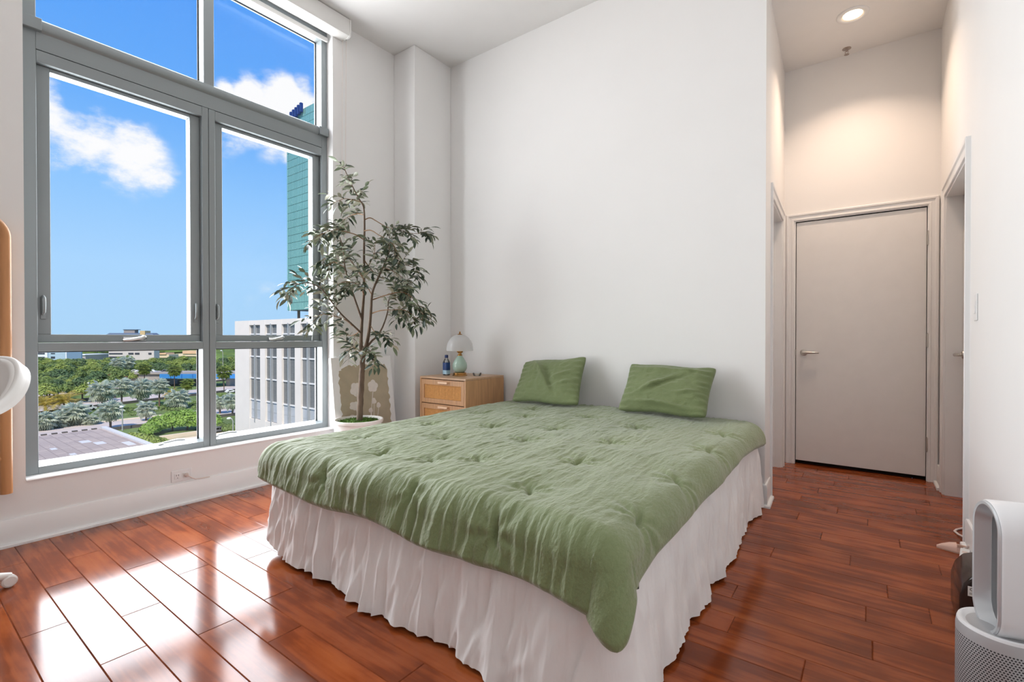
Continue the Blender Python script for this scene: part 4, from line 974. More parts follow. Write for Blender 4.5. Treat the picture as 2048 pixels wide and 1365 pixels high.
# ================================================================== RIGHT EDGE: purifier, dark appliance, power strip, shoe
mat('purifier_mesh', (.42, .42, .43), .45, .3)
def perforate():
    m = MATS['purifier_mesh']; nt = m.node_tree; N = nt.nodes; L = nt.links; b = N['Principled BSDF']
    tc = N.new('ShaderNodeTexCoord'); sp_ = N.new('ShaderNodeSeparateXYZ'); L.new(tc.outputs['Object'], sp_.inputs[0])
    def mth(op, a, c=None):
        k = N.new('ShaderNodeMath'); k.operation = op
        for i, v in enumerate((a, c)):
            if v is None: continue
            if isinstance(v, (int, float)): k.inputs[i].default_value = v
            else: L.new(v, k.inputs[i])
        return k.outputs[0]
    ang = mth('ARCTAN2', sp_.outputs['Y'], sp_.outputs['X']); u = mth('MULTIPLY', ang, .091/.0066); v = mth('DIVIDE', sp_.outputs['Z'], .0060)
    row = mth('FLOOR', v); u = mth('ADD', u, mth('MULTIPLY', mth('MODULO', row, 2.0), .5))
    du = mth('SUBTRACT', mth('FRACT', u), .5); dv = mth('SUBTRACT', mth('FRACT', v), .5)
    d = mth('SQRT', mth('ADD', mth('MULTIPLY', du, du), mth('MULTIPLY', dv, dv)))
    hole = mth('LESS_THAN', d, .32)
    zone = mth('LESS_THAN', sp_.outputs['Z'], .300); hole = mth('MULTIPLY', hole, zone)
    mx = N.new('ShaderNodeMix'); mx.data_type = 'RGBA'; L.new(hole, mx.inputs[0]); mx.inputs[6].default_value = (.47, .47, .48, 1); mx.inputs[7].default_value = (.03, .03, .033, 1)
    L.new(mx.outputs[2], b.inputs['Base Color'])
perforate()
def purifier():
    PX, PY = .277, 1.745
    pu = thing('air_purifier', (PX, PY, 0), 'white and silver bladeless air purifier by the right wall', 'air purifier')
    g = G(); g.lathe([(.086, 0), (.091, .004), (.091, .312), (.089, .326)], (PX, PY, 0), 64); g.build('base_shell', 'purifier_mesh', pu, smooth=40)
    # sloped white deck: raised at the rim towards the left, dished under the loop
    g = G(); n = 64; vs = []; rr = [.089, .087, .080, .060, .040, .0]; zz = [.326, .332, .333, .318, .312, .312]
    ax = math.radians(180+13)
    for r_, z_ in zip(rr, zz):
        for k in range(n):
            a = 2*math.pi*k/n; vs.append((PX+r_*math.cos(a), PY+r_*math.sin(a), z_))
    g.add(vs, [(i*n+k, i*n+(k+1) % n, (i+1)*n+(k+1) % n, (i+1)*n+k) for i in range(len(rr)-2) for k in range(n)]+[tuple((len(rr)-2)*n+k for k in range(n))]); g.build('deck', 'purifier_white', pu, smooth=50)
    # loop: racetrack ring, axis pointing to the room
    A = Vector((math.cos(ax), math.sin(ax), 0)); T = Vector((-A.y, A.x, 0))     # axis, across
    C0 = Vector((PX, PY, 0))
    def track(hw, z0, z1, k=22):
        P = []; r_ = hw
        for i in range(k+1): a = math.pi*i/k; P.append((r_*math.cos(a), z1-r_+r_*math.sin(a)))
        for i in range(k+1): a = math.pi+math.pi*i/k; P.append((r_*math.cos(a), z0+r_+r_*math.sin(a)))
        return P
    def ring(name, secs, m, z0=.306, z1=.652):
        # secs: list of (inset from the outer track, position along the axis)
        rows = []
        for ins, ap in secs:
            tr = track(.074-ins, z0+ins, z1-ins); rows.append([C0+T*u+A*ap+Vector((0, 0, z)) for u, z in tr])
        k = len(rows[0]); g = G(); g.v = [tuple(p) for r_ in rows for p in r_]; q = len(rows)
        g.f = [(i*k+j, i*k+(j+1) % k, ((i+1) % q)*k+(j+1) % k, ((i+1) % q)*k+j) for i in range(q) for j in range(k)]
        return g.build(name, m, pu, smooth=35)
    ring('loop_shell', [(.003, .032), (.0, .027), (.0, -.086), (.004, -.092), (.016, -.092), (.016, -.078), (.010, .012)], 'purifier_white')
    ring('loop_front', [(.003, .033), (.006, .037), (.013, .036), (.022, .010), (.024, .004), (.020, .004), (.010, .015)], 'purifier_silver')
    ring('loop_liner', [(.0265, -.006), (.030, -.010), (.026, -.086), (.017, -.091), (.015, -.088), (.022, -.012)], 'purifier_silver')
    g = G(); g.tube([C0-T*.060-A*.02+Vector((0, 0, .322)), C0-T*.060-A*.02+Vector((0, 0, .327))], [.010, .009], 20); g.build('display', 'purifier_silver', pu, smooth=40)
purifier()

def appliance():
    bx = thing('dark_appliance', (.315, 2.44, 0), 'glossy dark brown box appliance with a white sticker behind the purifier', 'appliance')
    x0, x1, y0, y1, h = .262, .366, 2.36, 2.60, .232
    # rounded profile in Y-Z, extruded across X
    pr = [(y0, .02), (y0+.02, 0), (y1-.02, 0), (y1, .02), (y1, h-.05), (y1-.02, h-.01), (y1-.05, h), (y0+.12, h), (y0+.06, h-.025), (y0+.02, h-.08), (y0, h-.14)]
    pr = [(x0, .018), (x0+.012, 0), (x1-.012, 0), (x1, .018), (x1, h-.02), (x1-.02, h), (x0+.065, h), (x0+.035, h-.012), (x0+.012, h-.045), (x0, h-.09)]
    g = G(); g.prism([(x, y0, z) for x, z in pr], (0, y1-y0, 0)); g.build('housing', 'appliance_dark', bx, bevel=.010, segs=3, smooth=50)
    g = G(); g.box((x0+.062, y0+.06, h-.006), (x1-.03, y1-.05, h+.003)); g.build('top_slot', 'gasket', bx, bevel=.003)
    g = G(); g.box((x0+.022, y0-.0012, h-.085), (x0+.046, y0+.0, h-.050)); s_ = g.build('sticker', 'label_white', bx); s_['label'] = 'small white sticker'
    g = G(); g.tube([(x0+.034+.006*math.cos(a), y0-.0016, h-.060+.0045*math.sin(a)) for a in np.linspace(0, 6.0, 18)], .0012, 5); g.box((x0+.026, y0-.0018, h-.078), (x0+.042, y0-.0012, h-.0765)); g.box((x0+.026, y0-.0018, h-.074), (x0+.040, y0-.0012, h-.0725)); g.build('sticker_print', 'label_ink', s_)
appliance()

ps = thing('power_strip', (.345, 3.02, 0), 'white power strip standing against the right wall behind the purifier', 'power strip')
xs0 = XR-.036
g = G(); Ma = Matrix.Translation((xs0-.020, 3.05, .02)) @ Matrix.Rotation(math.radians(-8), 4, 'Z')
g.box((-.018, -.17, -.019), (.018, .17, .019)); g.build('strip_body', 'white_plastic', ps, bevel=.004, segs=2, xf=Ma)
for k in range(4):
    g = G(); g.box((-.010, -.13+.075*k, .019), (.010, -.105+.075*k, .0205)); g.build('strip_socket', 'cord_white', ps, xf=Ma)
cb = thing('white_cable', (.3, 3.1, 0), 'white cable looping on the floor by the power strip', 'cable')
def floor_pts(L): return [at_z(x, y, z) for x, y, z in L]
g = G(); P = floor_pts([(1944, 1090, .045), (1936, 1079, .030), (1926, 1074, .015), (1916, 1069, .007), (1909, 1063, .006), (1913, 1060, .006), (1922, 1058, .006), (1931, 1056, .012)])
g.tube(P, .0055, 8); g.build('loop', 'cord_white', cb, smooth=60)
g = G(); P = floor_pts([(1940, 1092, .05), (1934, 1096, .03), (1929, 1102, .008), (1928, 1108, .006), (1930, 1114, .006), (1932, 1121, .006)]); g.tube(P, .0055, 8); g.build('lead', 'cord_white', cb, smooth=60)

def shoe():
    toe = at_z(1873, 1096, .0); heel = at_z(1926, 1106, .0); toe.z = heel.z = 0
    ax = (heel-toe); Ls = .235; ax.normalize(); sd = Vector((-ax.y, ax.x, 0))
    sh = thing('flat_shoe', toe+ax*.1, 'pale pink pointed flat shoe lying on the floor by the power strip', 'shoe')
    st = [(0, .003), (.03, .016), (.07, .030), (.11, .036), (.15, .032), (.19, .027), (.22, .025), (.235, .015)]
    g = G(); L_ = [toe+ax*a+sd*w for a, w in st]; R_ = [toe+ax*a-sd*w for a, w in st]; g.prism(L_+R_[::-1], (0, 0, .007)); g.build('sole', 'shoe_lining', sh)
    # upper: closed toe, low side walls to the heel
    vs = []; k = 9; secs = [(0.0, .003, .010, 1), (.02, .012, .022, 1), (.05, .024, .034, 1), (.075, .030, .038, 1)]
    for a, w, h_, _ in secs:
        for j in range(k): t_ = math.pi*j/(k-1); vs.append(toe+ax*a+sd*w*math.cos(t_)+Vector((0, 0, .006+h_*math.sin(t_)**.8)))
    g = G(); g.add(vs, [(i*k+j, i*k+j+1, (i+1)*k+j+1, (i+1)*k+j) for i in range(3) for j in range(k-1)])
    for s_ in (1, -1):
        W = [(.073, .030, .030), (.11, .036, .026), (.15, .032, .024), (.19, .027, .030), (.22, .025, .042), (.235, .013, .046)]
        a = [toe+ax*q+sd*w*s_+Vector((0, 0, .005)) for q, w, h_ in W]; b = [toe+ax*q+sd*(w-.002)*s_+Vector((0, 0, h_)) for q, w, h_ in W]; c = [toe+ax*q+sd*(w-.005)*s_+Vector((0, 0, h_-.001)) for q, w, h_ in W]; d = [toe+ax*q+sd*(w-.005)*s_+Vector((0, 0, .006)) for q, w, h_ in W]
        n = len(W); g.add(a+b+c+d, [(r_*n+i, r_*n+i+1, (r_+1)*n+i+1, (r_+1)*n+i) for r_ in range(3) for i in range(n-1)]+[(n-1, 2*n-1, 3*n-1, 4*n-1)])
    e = .235; g.add([toe+ax*e+sd*.013+Vector((0, 0, .005)), toe+ax*e-sd*.013+Vector((0, 0, .005)), toe+ax*e-sd*.012+Vector((0, 0, .046)), toe+ax*e+sd*.012+Vector((0, 0, .046))], [(0, 1, 2, 3)])
    g.build('upper', 'shoe_pink', sh, smooth=60)
shoe()

# ================================================================== OUTSIDE, seen from the eighth floor
ZG = -23.0
mat('grass', srgb(98, 116, 58), .95, var=.35, vscale=.05, detail=8)
mat('asphalt', srgb(196, 182, 172), .9, var=.06, vscale=.2)
mat('kerb', srgb(222, 204, 176), .9, var=.05, vscale=.3)
mat('rail_dark', srgb(92, 86, 80), .8, var=.1)
mat('roof_paving', srgb(168, 152, 150), .9)
mat('patch_pale', srgb(206, 204, 204), .8, var=.04)
mat('stucco_beige', srgb(240, 230, 218), .85, var=.03, vscale=.4)
mat('office_glass', srgb(122, 124, 124), .25, .1, var=.12, vscale=1.2, stretch=(1, 1, 9))
mat('office_glass_dark', srgb(104, 106, 108), .25, .1, var=.12, vscale=1.2, stretch=(1, 1, 9))
mat('office_blind', srgb(184, 188, 192), .6, var=.04, vscale=1)
mat('office_white', srgb(232, 230, 226), .6, var=.02)
mat('office_fin', srgb(176, 178, 178), .5, .2, var=.03)
mat('teal_glass', srgb(150, 200, 184), .14, .4, var=.14, vscale=.07, detail=3)  # broad tone noise stands in for clouds reflected in the glass
mat('teal_line', srgb(40, 84, 84), .5, .2, var=.05)
mat('sign_blue', srgb(30, 56, 120), .4, var=.15)
mat('hotel_wall', srgb(206, 196, 190), .85, var=.04, vscale=.1)
mat('hotel_roof', srgb(86, 102, 124), .7, var=.08, vscale=.1)
mat('hotel_block', srgb(150, 140, 138), .8, var=.05)
mat('hotel_gold', srgb(206, 176, 130), .6, var=.05)
mat('far_window', srgb(62, 64, 74), .3, var=.1)
mat('house_white', srgb(228, 230, 236), .8, var=.03)
mat('house_blue', srgb(168, 190, 204), .8, var=.03, vscale=.1)
mat('shed_grey', srgb(178, 172, 172), .8, var=.05, vscale=.05)
mat('roof_peach', srgb(226, 186, 150), .85, var=.1, vscale=.1)
mat('bridge_blue', srgb(60, 136, 204), .5, var=.1, vscale=.1)
mat('bridge_concrete', srgb(160, 152, 144), .9, var=.1, vscale=.15, stretch=(1, 1, 4))
mat('car_white', srgb(236, 232, 226), .3, var=.02)
mat('car_grey', srgb(120, 122, 128), .3, .4, var=.03)
mat('car_glass', srgb(24, 26, 30), .1, var=.05)
mat('tyre', srgb(24, 22, 22), .9, var=.05)
mat('pole_grey', srgb(176, 174, 168), .6, .3, var=.05)
mat('palm_trunk', srgb(112, 92, 78), .9, var=.2, vscale=2)
mat('royal_trunk', srgb(176, 164, 152), .9, var=.1, vscale=2)
for nm, a, b in (('silver_frond', (198, 204, 184), (214, 218, 200)), ('green_frond', (140, 156, 72), (156, 168, 94)), ('yellow_frond', (190, 168, 70), (206, 182, 92)), ('rust_frond', (190, 140, 76), (200, 156, 98)),
                 ('tree_leaf', (112, 136, 66), (132, 152, 84)), ('tree_leaf_bright', (142, 160, 66), (160, 174, 90)), ('tree_leaf_deep', (82, 110, 66), (104, 130, 84)), ('tree_leaf_brown', (138, 100, 62), (150, 118, 78)), ('hedge_leaf', (136, 172, 62), (152, 184, 82))):
    leaf_mat(nm, srgb(*a), srgb(*b), .7, .3, .4)

def brick_paving():
    m = MATS['roof_paving']; nt = m.node_tree; N = nt.nodes; L = nt.links; b = N['Principled BSDF']
    tc = N.new('ShaderNodeTexCoord'); br = N.new('ShaderNodeTexBrick'); L.new(tc.outputs['Object'], br.inputs['Vector'])
    br.inputs['Scale'].default_value = 1.0; br.inputs['Brick Width'].default_value = 1.5; br.inputs['Row Height'].default_value = 1.2; br.inputs['Mortar Size'].default_value = .035
    br.inputs['Color1'].default_value = (*srgb(182, 165, 154), 1); br.inputs['Color2'].default_value = (*srgb(166, 151, 143), 1); br.inputs['Mortar'].default_value = (*srgb(136, 122, 116), 1)
    L.new(br.outputs[0], b.inputs['Base Color'])
brick_paving()

def slab(name, pts, z0, z1, m):
    g = G(); g.prism([(x, y, z0) for x, y in pts], (0, 0, z1-z0)); return struct(g.build(name, m))
slab('ground', [(-4000, -2500), (-20, -2500), (-20, 3500), (-4000, 3500)], ZG-2, ZG, 'grass')
slab('road', [(-174, -200), (-157.5, -200), (-157.5, 400), (-174, 400)], ZG, ZG+.06, 'asphalt')
slab('kerb', [(-176, -200), (-174, -200), (-174, 400), (-176, 400)], ZG, ZG+.25, 'kerb')
slab('barrier', [(-157.5, -200), (-157.1, -200), (-157.1, 400), (-157.5, 400)], ZG, ZG+.8, 'rail_dark')
sk = lambda x, y: x-.31*(y-33)
def strip(name, xa, xb, z, m): slab(name, [(sk(xa, -100), -100), (sk(xb, -100), -100), (sk(xb, 180), 180), (sk(xa, 180), 180)], ZG, ZG+z, m)
strip('highway', -232, -210, .08, 'asphalt'); strip('highway_barrier', -209.6, -209.0, .9, 'rail_dark'); slab('highway_wall', [(sk(-234, -100), -100), (sk(-233.2, -100), -100), (sk(-233.2, 60), 60), (sk(-234, 60), 60)], ZG, ZG+1.1, 'rail_dark')
strip('highway_far', -284, -262, .08, 'asphalt'); strip('highway_far_barrier', -261.5, -261, .8, 'rail_dark')
slab('lane', [(-132, 34), (-123, 34), (-123, 120), (-132, 120)], ZG, ZG+.06, 'kerb')
slab('lane_wall', [(-133.2, 41), (-132.4, 41), (-132.4, 50), (-133.2, 50)], ZG, ZG+1.1, 'kerb')

# podium roof below the window
pod = thing('podium_roof', (-80, 5, ZG), 'flat paved rooftop of the low building below the window', 'building')
g = G(); g.box((-102, -60, ZG), (-20, 23.4, -14.0)); g.build('podium_block', 'roof_paving', pod)
g = G(); g.box((-102.6, 23.4, -14.6), (-20, 24.1, -13.75)); g.build('parapet', 'patch_pale', pod)
g = G()
for k in range(60): g.box((-102.5, 22.8-k*1.2, -14.0), (-102.0, 22.8-k*1.2-.65, -13.84))  # dark blocks stand in for the dashes of shadow along the roof edge
o = g.build('edge_shadow_dashes', 'rail_dark', pod); o['kind'] = 'stuff'
for (x, y, w, h_) in ((-91.0, 19.0, 2.0, 1.1), (-88.2, 20.0, 2.2, 1.1), (-88.5, 15.2, 1.4, .6), (-84.6, 24.0-1.6, 3.2, .9), (-82.5, 16.0, 1.2, .6)):
    g = G(); g.box((x-w/2, y-h_/2, -14.0), (x+w/2, y+h_/2, -13.96)); g.build('roof_patch', 'patch_pale', pod)

# office building
ob = thing('office_building', (-64, 46, ZG), 'beige office building with tall columns of windows, right of the view', 'building')
X0, X1, YO, ZR = -88.7, -38.0, 38.5, 3.93
bays = [(-83.5, -79.8), (-78.2, -74.5), (-73.0, -69.2), (-67.6, -63.9), (-62.3, -58.6), (-57.0, -53.3), (-51.7, -48.0), (-46.4, -42.7)]
g = G(); g.box((X0, YO+.5, ZG), (X1, YO+18, ZR-.3)); g.build('core', 'stucco_beige', ob)
edges = [X0]+[v for b in bays for v in b]+[X1]
for i in range(0, len(edges), 2):
    g = G(); g.box((edges[i], YO, ZG), (edges[i+1], YO+.5, ZR)); g.build('pier', 'stucco_beige', ob)
for a, b in bays:
    g = G(); g.box((a, YO+.02, 3.15), (b, YO+.5, ZR)); g.build('spandrel', 'stucco_beige', ob)
    g = G(); g.box((a, YO+.02, ZG), (b, YO+.5, -12.4)); g.build('spandrel', 'stucco_beige', ob)
    for z0, z1, mm in ((1.75, 3.15, 'office_glass'), (-1.95, 1.55, 'office_glass_dark'), (-5.55, -2.15, 'office_glass'), (-9.15, -5.75, 'office_glass'), (-12.4, -9.35, 'office_blind')):
        xm = (a+b)/2
        for p, q in ((a, xm-.12), (xm+.12, b)):
            g = G(); g.box((p, YO+.34, z0), (q, YO+.40, z1)); w = g.build('window', mm, ob)
            if mm == 'office_blind':
                g = G(); g.box((p+.1, YO+.32, (z0+z1)/2-.04), (q-.1, YO+.34, (z0+z1)/2+.04)); g.build('transom_bar', 'office_fin', w)
        g = G(); g.box((a, YO+.20, z0-.2), (b, YO+.42, z0)); g.build('floor_band', 'office_white', ob)
    g = G(); g.box((xm-.12, YO-.05, -12.9), (xm+.12, YO+.42, 3.3)); g.build('fin', 'office_fin', ob)
g = G(); g.box((X0-1.4, YO+1, -1.6), (X0, YO+6, -.7)); g.build('ledge', 'stucco_beige', ob)
g = G(); g.box((-86.6, YO-.04, ZG), (-84.6, YO, ZG+7.6)); g.build('doorway', 'far_window', ob)
for x, m in ((-76.0, 'rail_dark'), (-69.8, 'stucco_beige'), (-64, 'rail_dark'), (-56, 'stucco_beige')):
    g = G(); g.tube([(x, YO+4.5, ZR-.4), (x, YO+4.5, 5.6)], .22, 10); g.build('roof_post', m, ob)

# teal glass tower above it
tw = thing('glass_tower', (-60, 50, 5.5), 'tall teal glass tower rising above the beige office building', 'building')
TX0, TX1, YT, TZ0, TZ1 = -77.7, -44.0, 42.0, 5.55, 37.6
g = G(); g.box((TX0, YT+.1, TZ0), (TX1, YT+16, TZ1-.1)); g.build('core', 'teal_line', tw)
nr = 26; dz = (TZ1-TZ0)/nr
for k in range(nr):
    g = G(); g.box((TX0-.05, YT, TZ0+k*dz+.03), (TX1, YT+.1, TZ0+(k+1)*dz-.03)); g.build('glass_band', 'teal_glass', tw)
g = G()
for k in range(70):
    x = TX0+.45+k*.48
    if x < TX1: g.box((x-.02, YT-.02, TZ0), (x+.02, YT+.02, TZ1))
o = g.build('mullions', 'teal_line', tw); o['kind'] = 'stuff'
for k in range(5):
    g = G(); x = TX0+1.6+k*.75; g.box((x, YT-.45, TZ1-1.3+.18*k), (x+.42, YT-.05, TZ1+.2+.16*k)); g.build('sign_bar', 'sign_blue', tw)

# far buildings, set square to the view
FH = Vector((FW.x, FW.y, 0)).normalized()
def vbox(g, px0, px1, py0, py1, d, depth, fwd=0.0):
    a = at_depth(px0, py0, d); b = at_depth(px1, py0, d); zt = a.z; zb = at_depth(px0, py1, d).z
    a = a+FH*fwd; b = b+FH*fwd; c = b+FH*depth; e = a+FH*depth
    g.prism([(p.x, p.y, zb) for p in (a, b, c, e)], (0, 0, zt-zb)); return g
def far_building(name, label, d, px, parts):
    base = at_depth(px, 690, d); t_ = thing(name, (base.x, base.y, ZG), label, 'building')
    for pn, m, (x0, x1, y0, y1), dep, fw_ in parts: vbox(G(), x0, x1, y0, y1, d, dep, fw_) and vbox(g_ := G(), x0, x1, y0, y1, d, dep, fw_) and g_.build(pn, m, t_)
    return t_
hp_ = [('body', 'hotel_wall', (217, 308, 676, 722), 8, 0), ('roof_base', 'hotel_roof', (217, 308, 672, 676), 9, -1)]
ht = far_building('hotel_block', 'wide pale hotel with a dark flared roof on the horizon', 520, 262, hp_)
a = [at_depth(x, 674, 520) for x in (208, 313)]; b = [at_depth(x, 666.5, 520) for x in (219, 304)]
g = G(); dv = FH*10
g.add([a[0]-FH*3, a[1]-FH*3, a[1]+dv, a[0]+dv, b[0], b[1], b[1]+FH*7, b[0]+FH*7], [(3, 2, 1, 0), (4, 5, 6, 7), (0, 1, 5, 4), (1, 2, 6, 5), (2, 3, 7, 6), (3, 0, 4, 7)]); g.build('flared_roof', 'hotel_roof', ht)
vbox(G(), 0, 1, 0, 1, 5, 1)
for pn, m, r_, dep, fw_ in (('penthouse', 'hotel_block', (246, 268, 660, 667), 5, 1), ('penthouse_cap', 'hotel_roof', (245, 272, 659.3, 660.4), 6, .5), ('penthouse', 'hotel_gold', (282, 292, 662, 670), 8, -1.5)):
    vbox(g := G(), *r_, 520, dep, fw_); g.build(pn, m, ht)
for y0, y1, x0, x1 in ((706.5, 709, 218, 245), (713.5, 716, 218, 245), (706, 709.5, 257, 267), (706, 709.5, 270, 279), (706, 709.5, 297, 303), (698, 700.5, 218, 245), (690, 693, 218, 245), (698, 701, 257, 279)):
    vbox(g := G(), x0, x1, y0, y1, 520, .4, -.25); g.build('window_band', 'far_window', ht)
wb = far_building('apartment_block', 'white and pale blue apartment block above the grove at far left', 380, 105, [('wing', 'house_white', (50, 97, 698, 742), 14, -1), ('body', 'house_blue', (97, 133, 697, 742), 14, 0), ('corner_trim', 'house_white', (131.5, 133.5, 697, 742), 13, -.2)])
for x0, x1, y0, y1 in ((78, 92, 706, 709), (78, 92, 714, 718), (78, 92, 722, 725), (102, 110, 706.5, 708.5), (102, 110, 713.5, 717.5), (102, 110, 722, 726), (60, 74, 706, 709), (60, 74, 714, 718)):
    vbox(g := G(), x0, x1, y0, y1, 380, .3, -1.2 if x0 < 97 else -.2); g.build('window', 'far_window', wb)
for nm, lb, d, px, pr in (('warehouse', 'low grey warehouse roof behind the royal palms', 500, 155, [('body', 'shed_grey', (138, 171, 711, 722), 30, 0), ('roof_edge', 'house_white', (137, 172, 709.5, 711), 32, -1)]),
                          ('warehouse', 'low pale warehouse left of the flared roof hotel', 540, 190, [('body', 'shed_grey', (171, 214, 713, 724), 30, 0), ('roof', 'roof_peach', (196, 217, 711, 716), 20, -2)]),
                          ('house_row', 'low house with peach roof above the viaduct', 560, 325, [('body', 'kerb', (313, 338, 709.5, 716), 16, 0), ('roof', 'roof_peach', (316, 333, 706.5, 709.5), 14, -1)]),
                          ('house_row', 'long pale house with pink roof beside the window mullion', 600, 375, [('body', 'kerb', (352, 398, 708, 713), 16, 0), ('roof', 'roof_peach', (366, 398, 702, 708), 14, -1)])):
    far_building(nm, lb, d, px, pr)

# viaduct with a blue girder
vd = thing('viaduct', (-270, 92, ZG), 'concrete viaduct with a bright blue steel girder', 'bridge')
vbox(g := G(), 258, 321, 748, 775, 236, 12); g.build('abutment', 'bridge_concrete', vd)
vbox(g := G(), 255, 475, 745.5, 749, 235, 13); g.build('deck', 'bridge_concrete', vd)
vbox(g := G(), 319, 470, 748.6, 757.5, 234, .8); g.build('girder', 'bridge_blue', vd)
for x in (340, 362, 384, 406, 428, 450): vbox(g := G(), x, x+.8, 748.6, 757.5, 233.6, .5); g.build('stiffener', 'bridge_blue', vd)
for x in (452, 398): vbox(g := G(), x, x+7, 757, 775, 238, 6); g.build('pier', 'bridge_concrete', vd)
vbox(g := G(), 325, 395, 759, 775, 249, 1); g.build('back_wall', 'bridge_concrete', vd)

def vehicle(name, label, p, ang, L, W, H, m, van=False):
    p = Vector(p); t_ = thing(name, p, label, 'van' if van else 'car'); Mx = Matrix.Translation(p) @ Matrix.Rotation(ang, 4, 'Z')
    if van: pr = [(-L/2, .4), (L/2, .4), (L/2, 1.0), (L/2-.9, 1.15), (L/2-1.5, H), (-L/2+.1, H), (-L/2, H-.2)]
    else: pr = [(-L/2, .35), (L/2, .35), (L/2, .75), (L/2-1.1, .9), (L/2-1.8, H), (-L/2+1.0, H), (-L/2+.3, .95), (-L/2, .85)]
    g = G(); g.prism([(x, -W/2, z) for x, z in pr], (0, W, 0)); g.build('body', m, t_, xf=Mx)
    for s_ in (-1, 1):
        for x0, x1 in (((L/2-2.2, L/2-1.5), (L/2-3.1, L/2-2.4), (L/2-4.0, L/2-3.3)) if van else ((-L/2+1.1, -.1), (0, L/2-1.9))):
            g = G(); g.box((x0, s_*(W/2+.01), H*.58), (x1, s_*(W/2-.02), H*.86)); g.build('side_window', 'car_glass', t_, xf=Mx)
        for x in (-L/2+.9, L/2-1.0):
            g = G(); g.tube([(x, s_*(W/2-.2), .35), (x, s_*(W/2+.02), .35)], .36, 14); g.build('wheel', 'tyre', t_, xf=Mx)
pv = at_z(170, 822, ZG+.08); vehicle('van', 'white van driving on the highway behind the silver palms', pv, math.radians(107), 5.8, 2.0, 2.1, 'car_white', True)
for k, (x, lb) in enumerate(((272, 'white car crossing the viaduct at its left end'), (303, 'white car on the viaduct left of the blue girder'), (333, 'grey car on the viaduct above the blue girder'))):
    q = at_depth(x, 745.5, 241); vehicle('car', lb, q, math.atan2(RT.y, RT.x), 4.4, 1.8, 1.45, 'car_grey' if k == 2 else 'car_white')
for x, y, lb in ((437, 865, 'grey car parked below the right window pane'), (462, 786, 'white car under the viaduct at right')):
    q = at_z(x, y, ZG); vehicle('car', lb, q, 1.5, 4.4, 1.8, 1.45, 'car_grey' if y > 800 else 'car_white')

def street_lamp(px, pyb, pyt, label, arm=1.6):
    b = at_z(px, pyb, ZG); d = (b-CAM).dot(FW); h_ = (pyb-pyt)/FPX*d; t_ = thing('street_lamp', b, label, 'street lamp')
    g = G(); g.tube([b, b+Vector((0, 0, h_*.9)), b+Vector((0, 0, h_))-RT*arm*.3, b+Vector((0, 0, h_*1.01))-RT*arm], [.16, .11, .09, .08], 8); g.build('pole', 'pole_grey', t_, smooth=50)
    e = b+Vector((0, 0, h_))-RT*arm; g = G(); g.lathe([(0, -.12), (.45, -.08), (.5, .1), (.3, .3), (0, .36)], e, 12); g.build('lamp_head', 'office_white', t_, smooth=50)
street_lamp(130, 788, 757, 'grey street lamp in front of the dark green grove'); street_lamp(190, 806, 767, 'curved street lamp left of the first silver palm', 2.2)
street_lamp(446, 770, 702, 'tall thin street lamp left of the office building', .8); street_lamp(466, 884, 838, 'near street lamp with a white globe at the foot of the office building', .9)
street_lamp(245, 862, 815, 'thin lamp post on the near road beside the round silver palm', .2)

# ---- plants
def fan_crown(R, n, pet, rad, up0, seg=11):
    g = G()
    for k in range(n):
        az = 2.399*k+R.uniform(-.2, .2); el = up0*(1-2.0*(k/n)**.9)+R.uniform(-.12, .12)
        d = Vector((math.cos(az)*math.cos(el), math.sin(az)*math.cos(el), math.sin(el))); s_ = Vector((-math.sin(az), math.cos(az), 0)); u = s_.cross(d)*-1
        h_ = d*pet*R.uniform(.85, 1.1); g.add([s_*.06, -s_*.06, h_-s_*.05, h_+s_*.05], [(0, 1, 2, 3)])
        rr = rad*R.uniform(.85, 1.12)
        for j in range(seg):
            a0 = (-1.75+3.5*j/seg); a1 = a0+3.5/seg*.85; am = (a0+a1)/2
            f = lambda a, r_, z: h_+(d*math.cos(a)+s_*math.sin(a))*r_+u*z
            tip = f(am, rr*(1-.12*abs(am)), -.22*rr+(-.12*rr)); g.add([h_, f(a0, rr*.62, -.05*rr), tip, f(a1, rr*.62, .02*rr)], [(0, 1, 2), (0, 2, 3)])
    return g
def feather_crown(R, n, L, droop, up0):
    g = G()
    for k in range(n):
        az = 2.399*k+R.uniform(-.2, .2); el = up0-1.5*(k/n)**1.2+R.uniform(-.1, .1); p = Vector((0, 0, 0)); m = 9; ln = L*R.uniform(.85, 1.1); e2 = el
        s_ = Vector((-math.sin(az), math.cos(az), 0))
        for i in range(m):
            d = Vector((math.cos(az)*math.cos(e2), math.sin(az)*math.cos(e2), math.sin(e2))); q = p+d*ln/m; u = d.cross(s_)*-1
            w = ln*.20*math.sin(math.pi*min(1, (i+1.2)/(m+1)))**.7
            for sg in (1, -1):
                for h_ in (0, .5):
                    a = p.lerp(q, h_); b = p.lerp(q, h_+.34); g.add([a, b, b+s_*sg*w+d*w*.45-Vector((0, 0, w*.38))], [(0, 1, 2)])
            p = q; e2 -= droop/m*(1+.8*i/m)
    return g
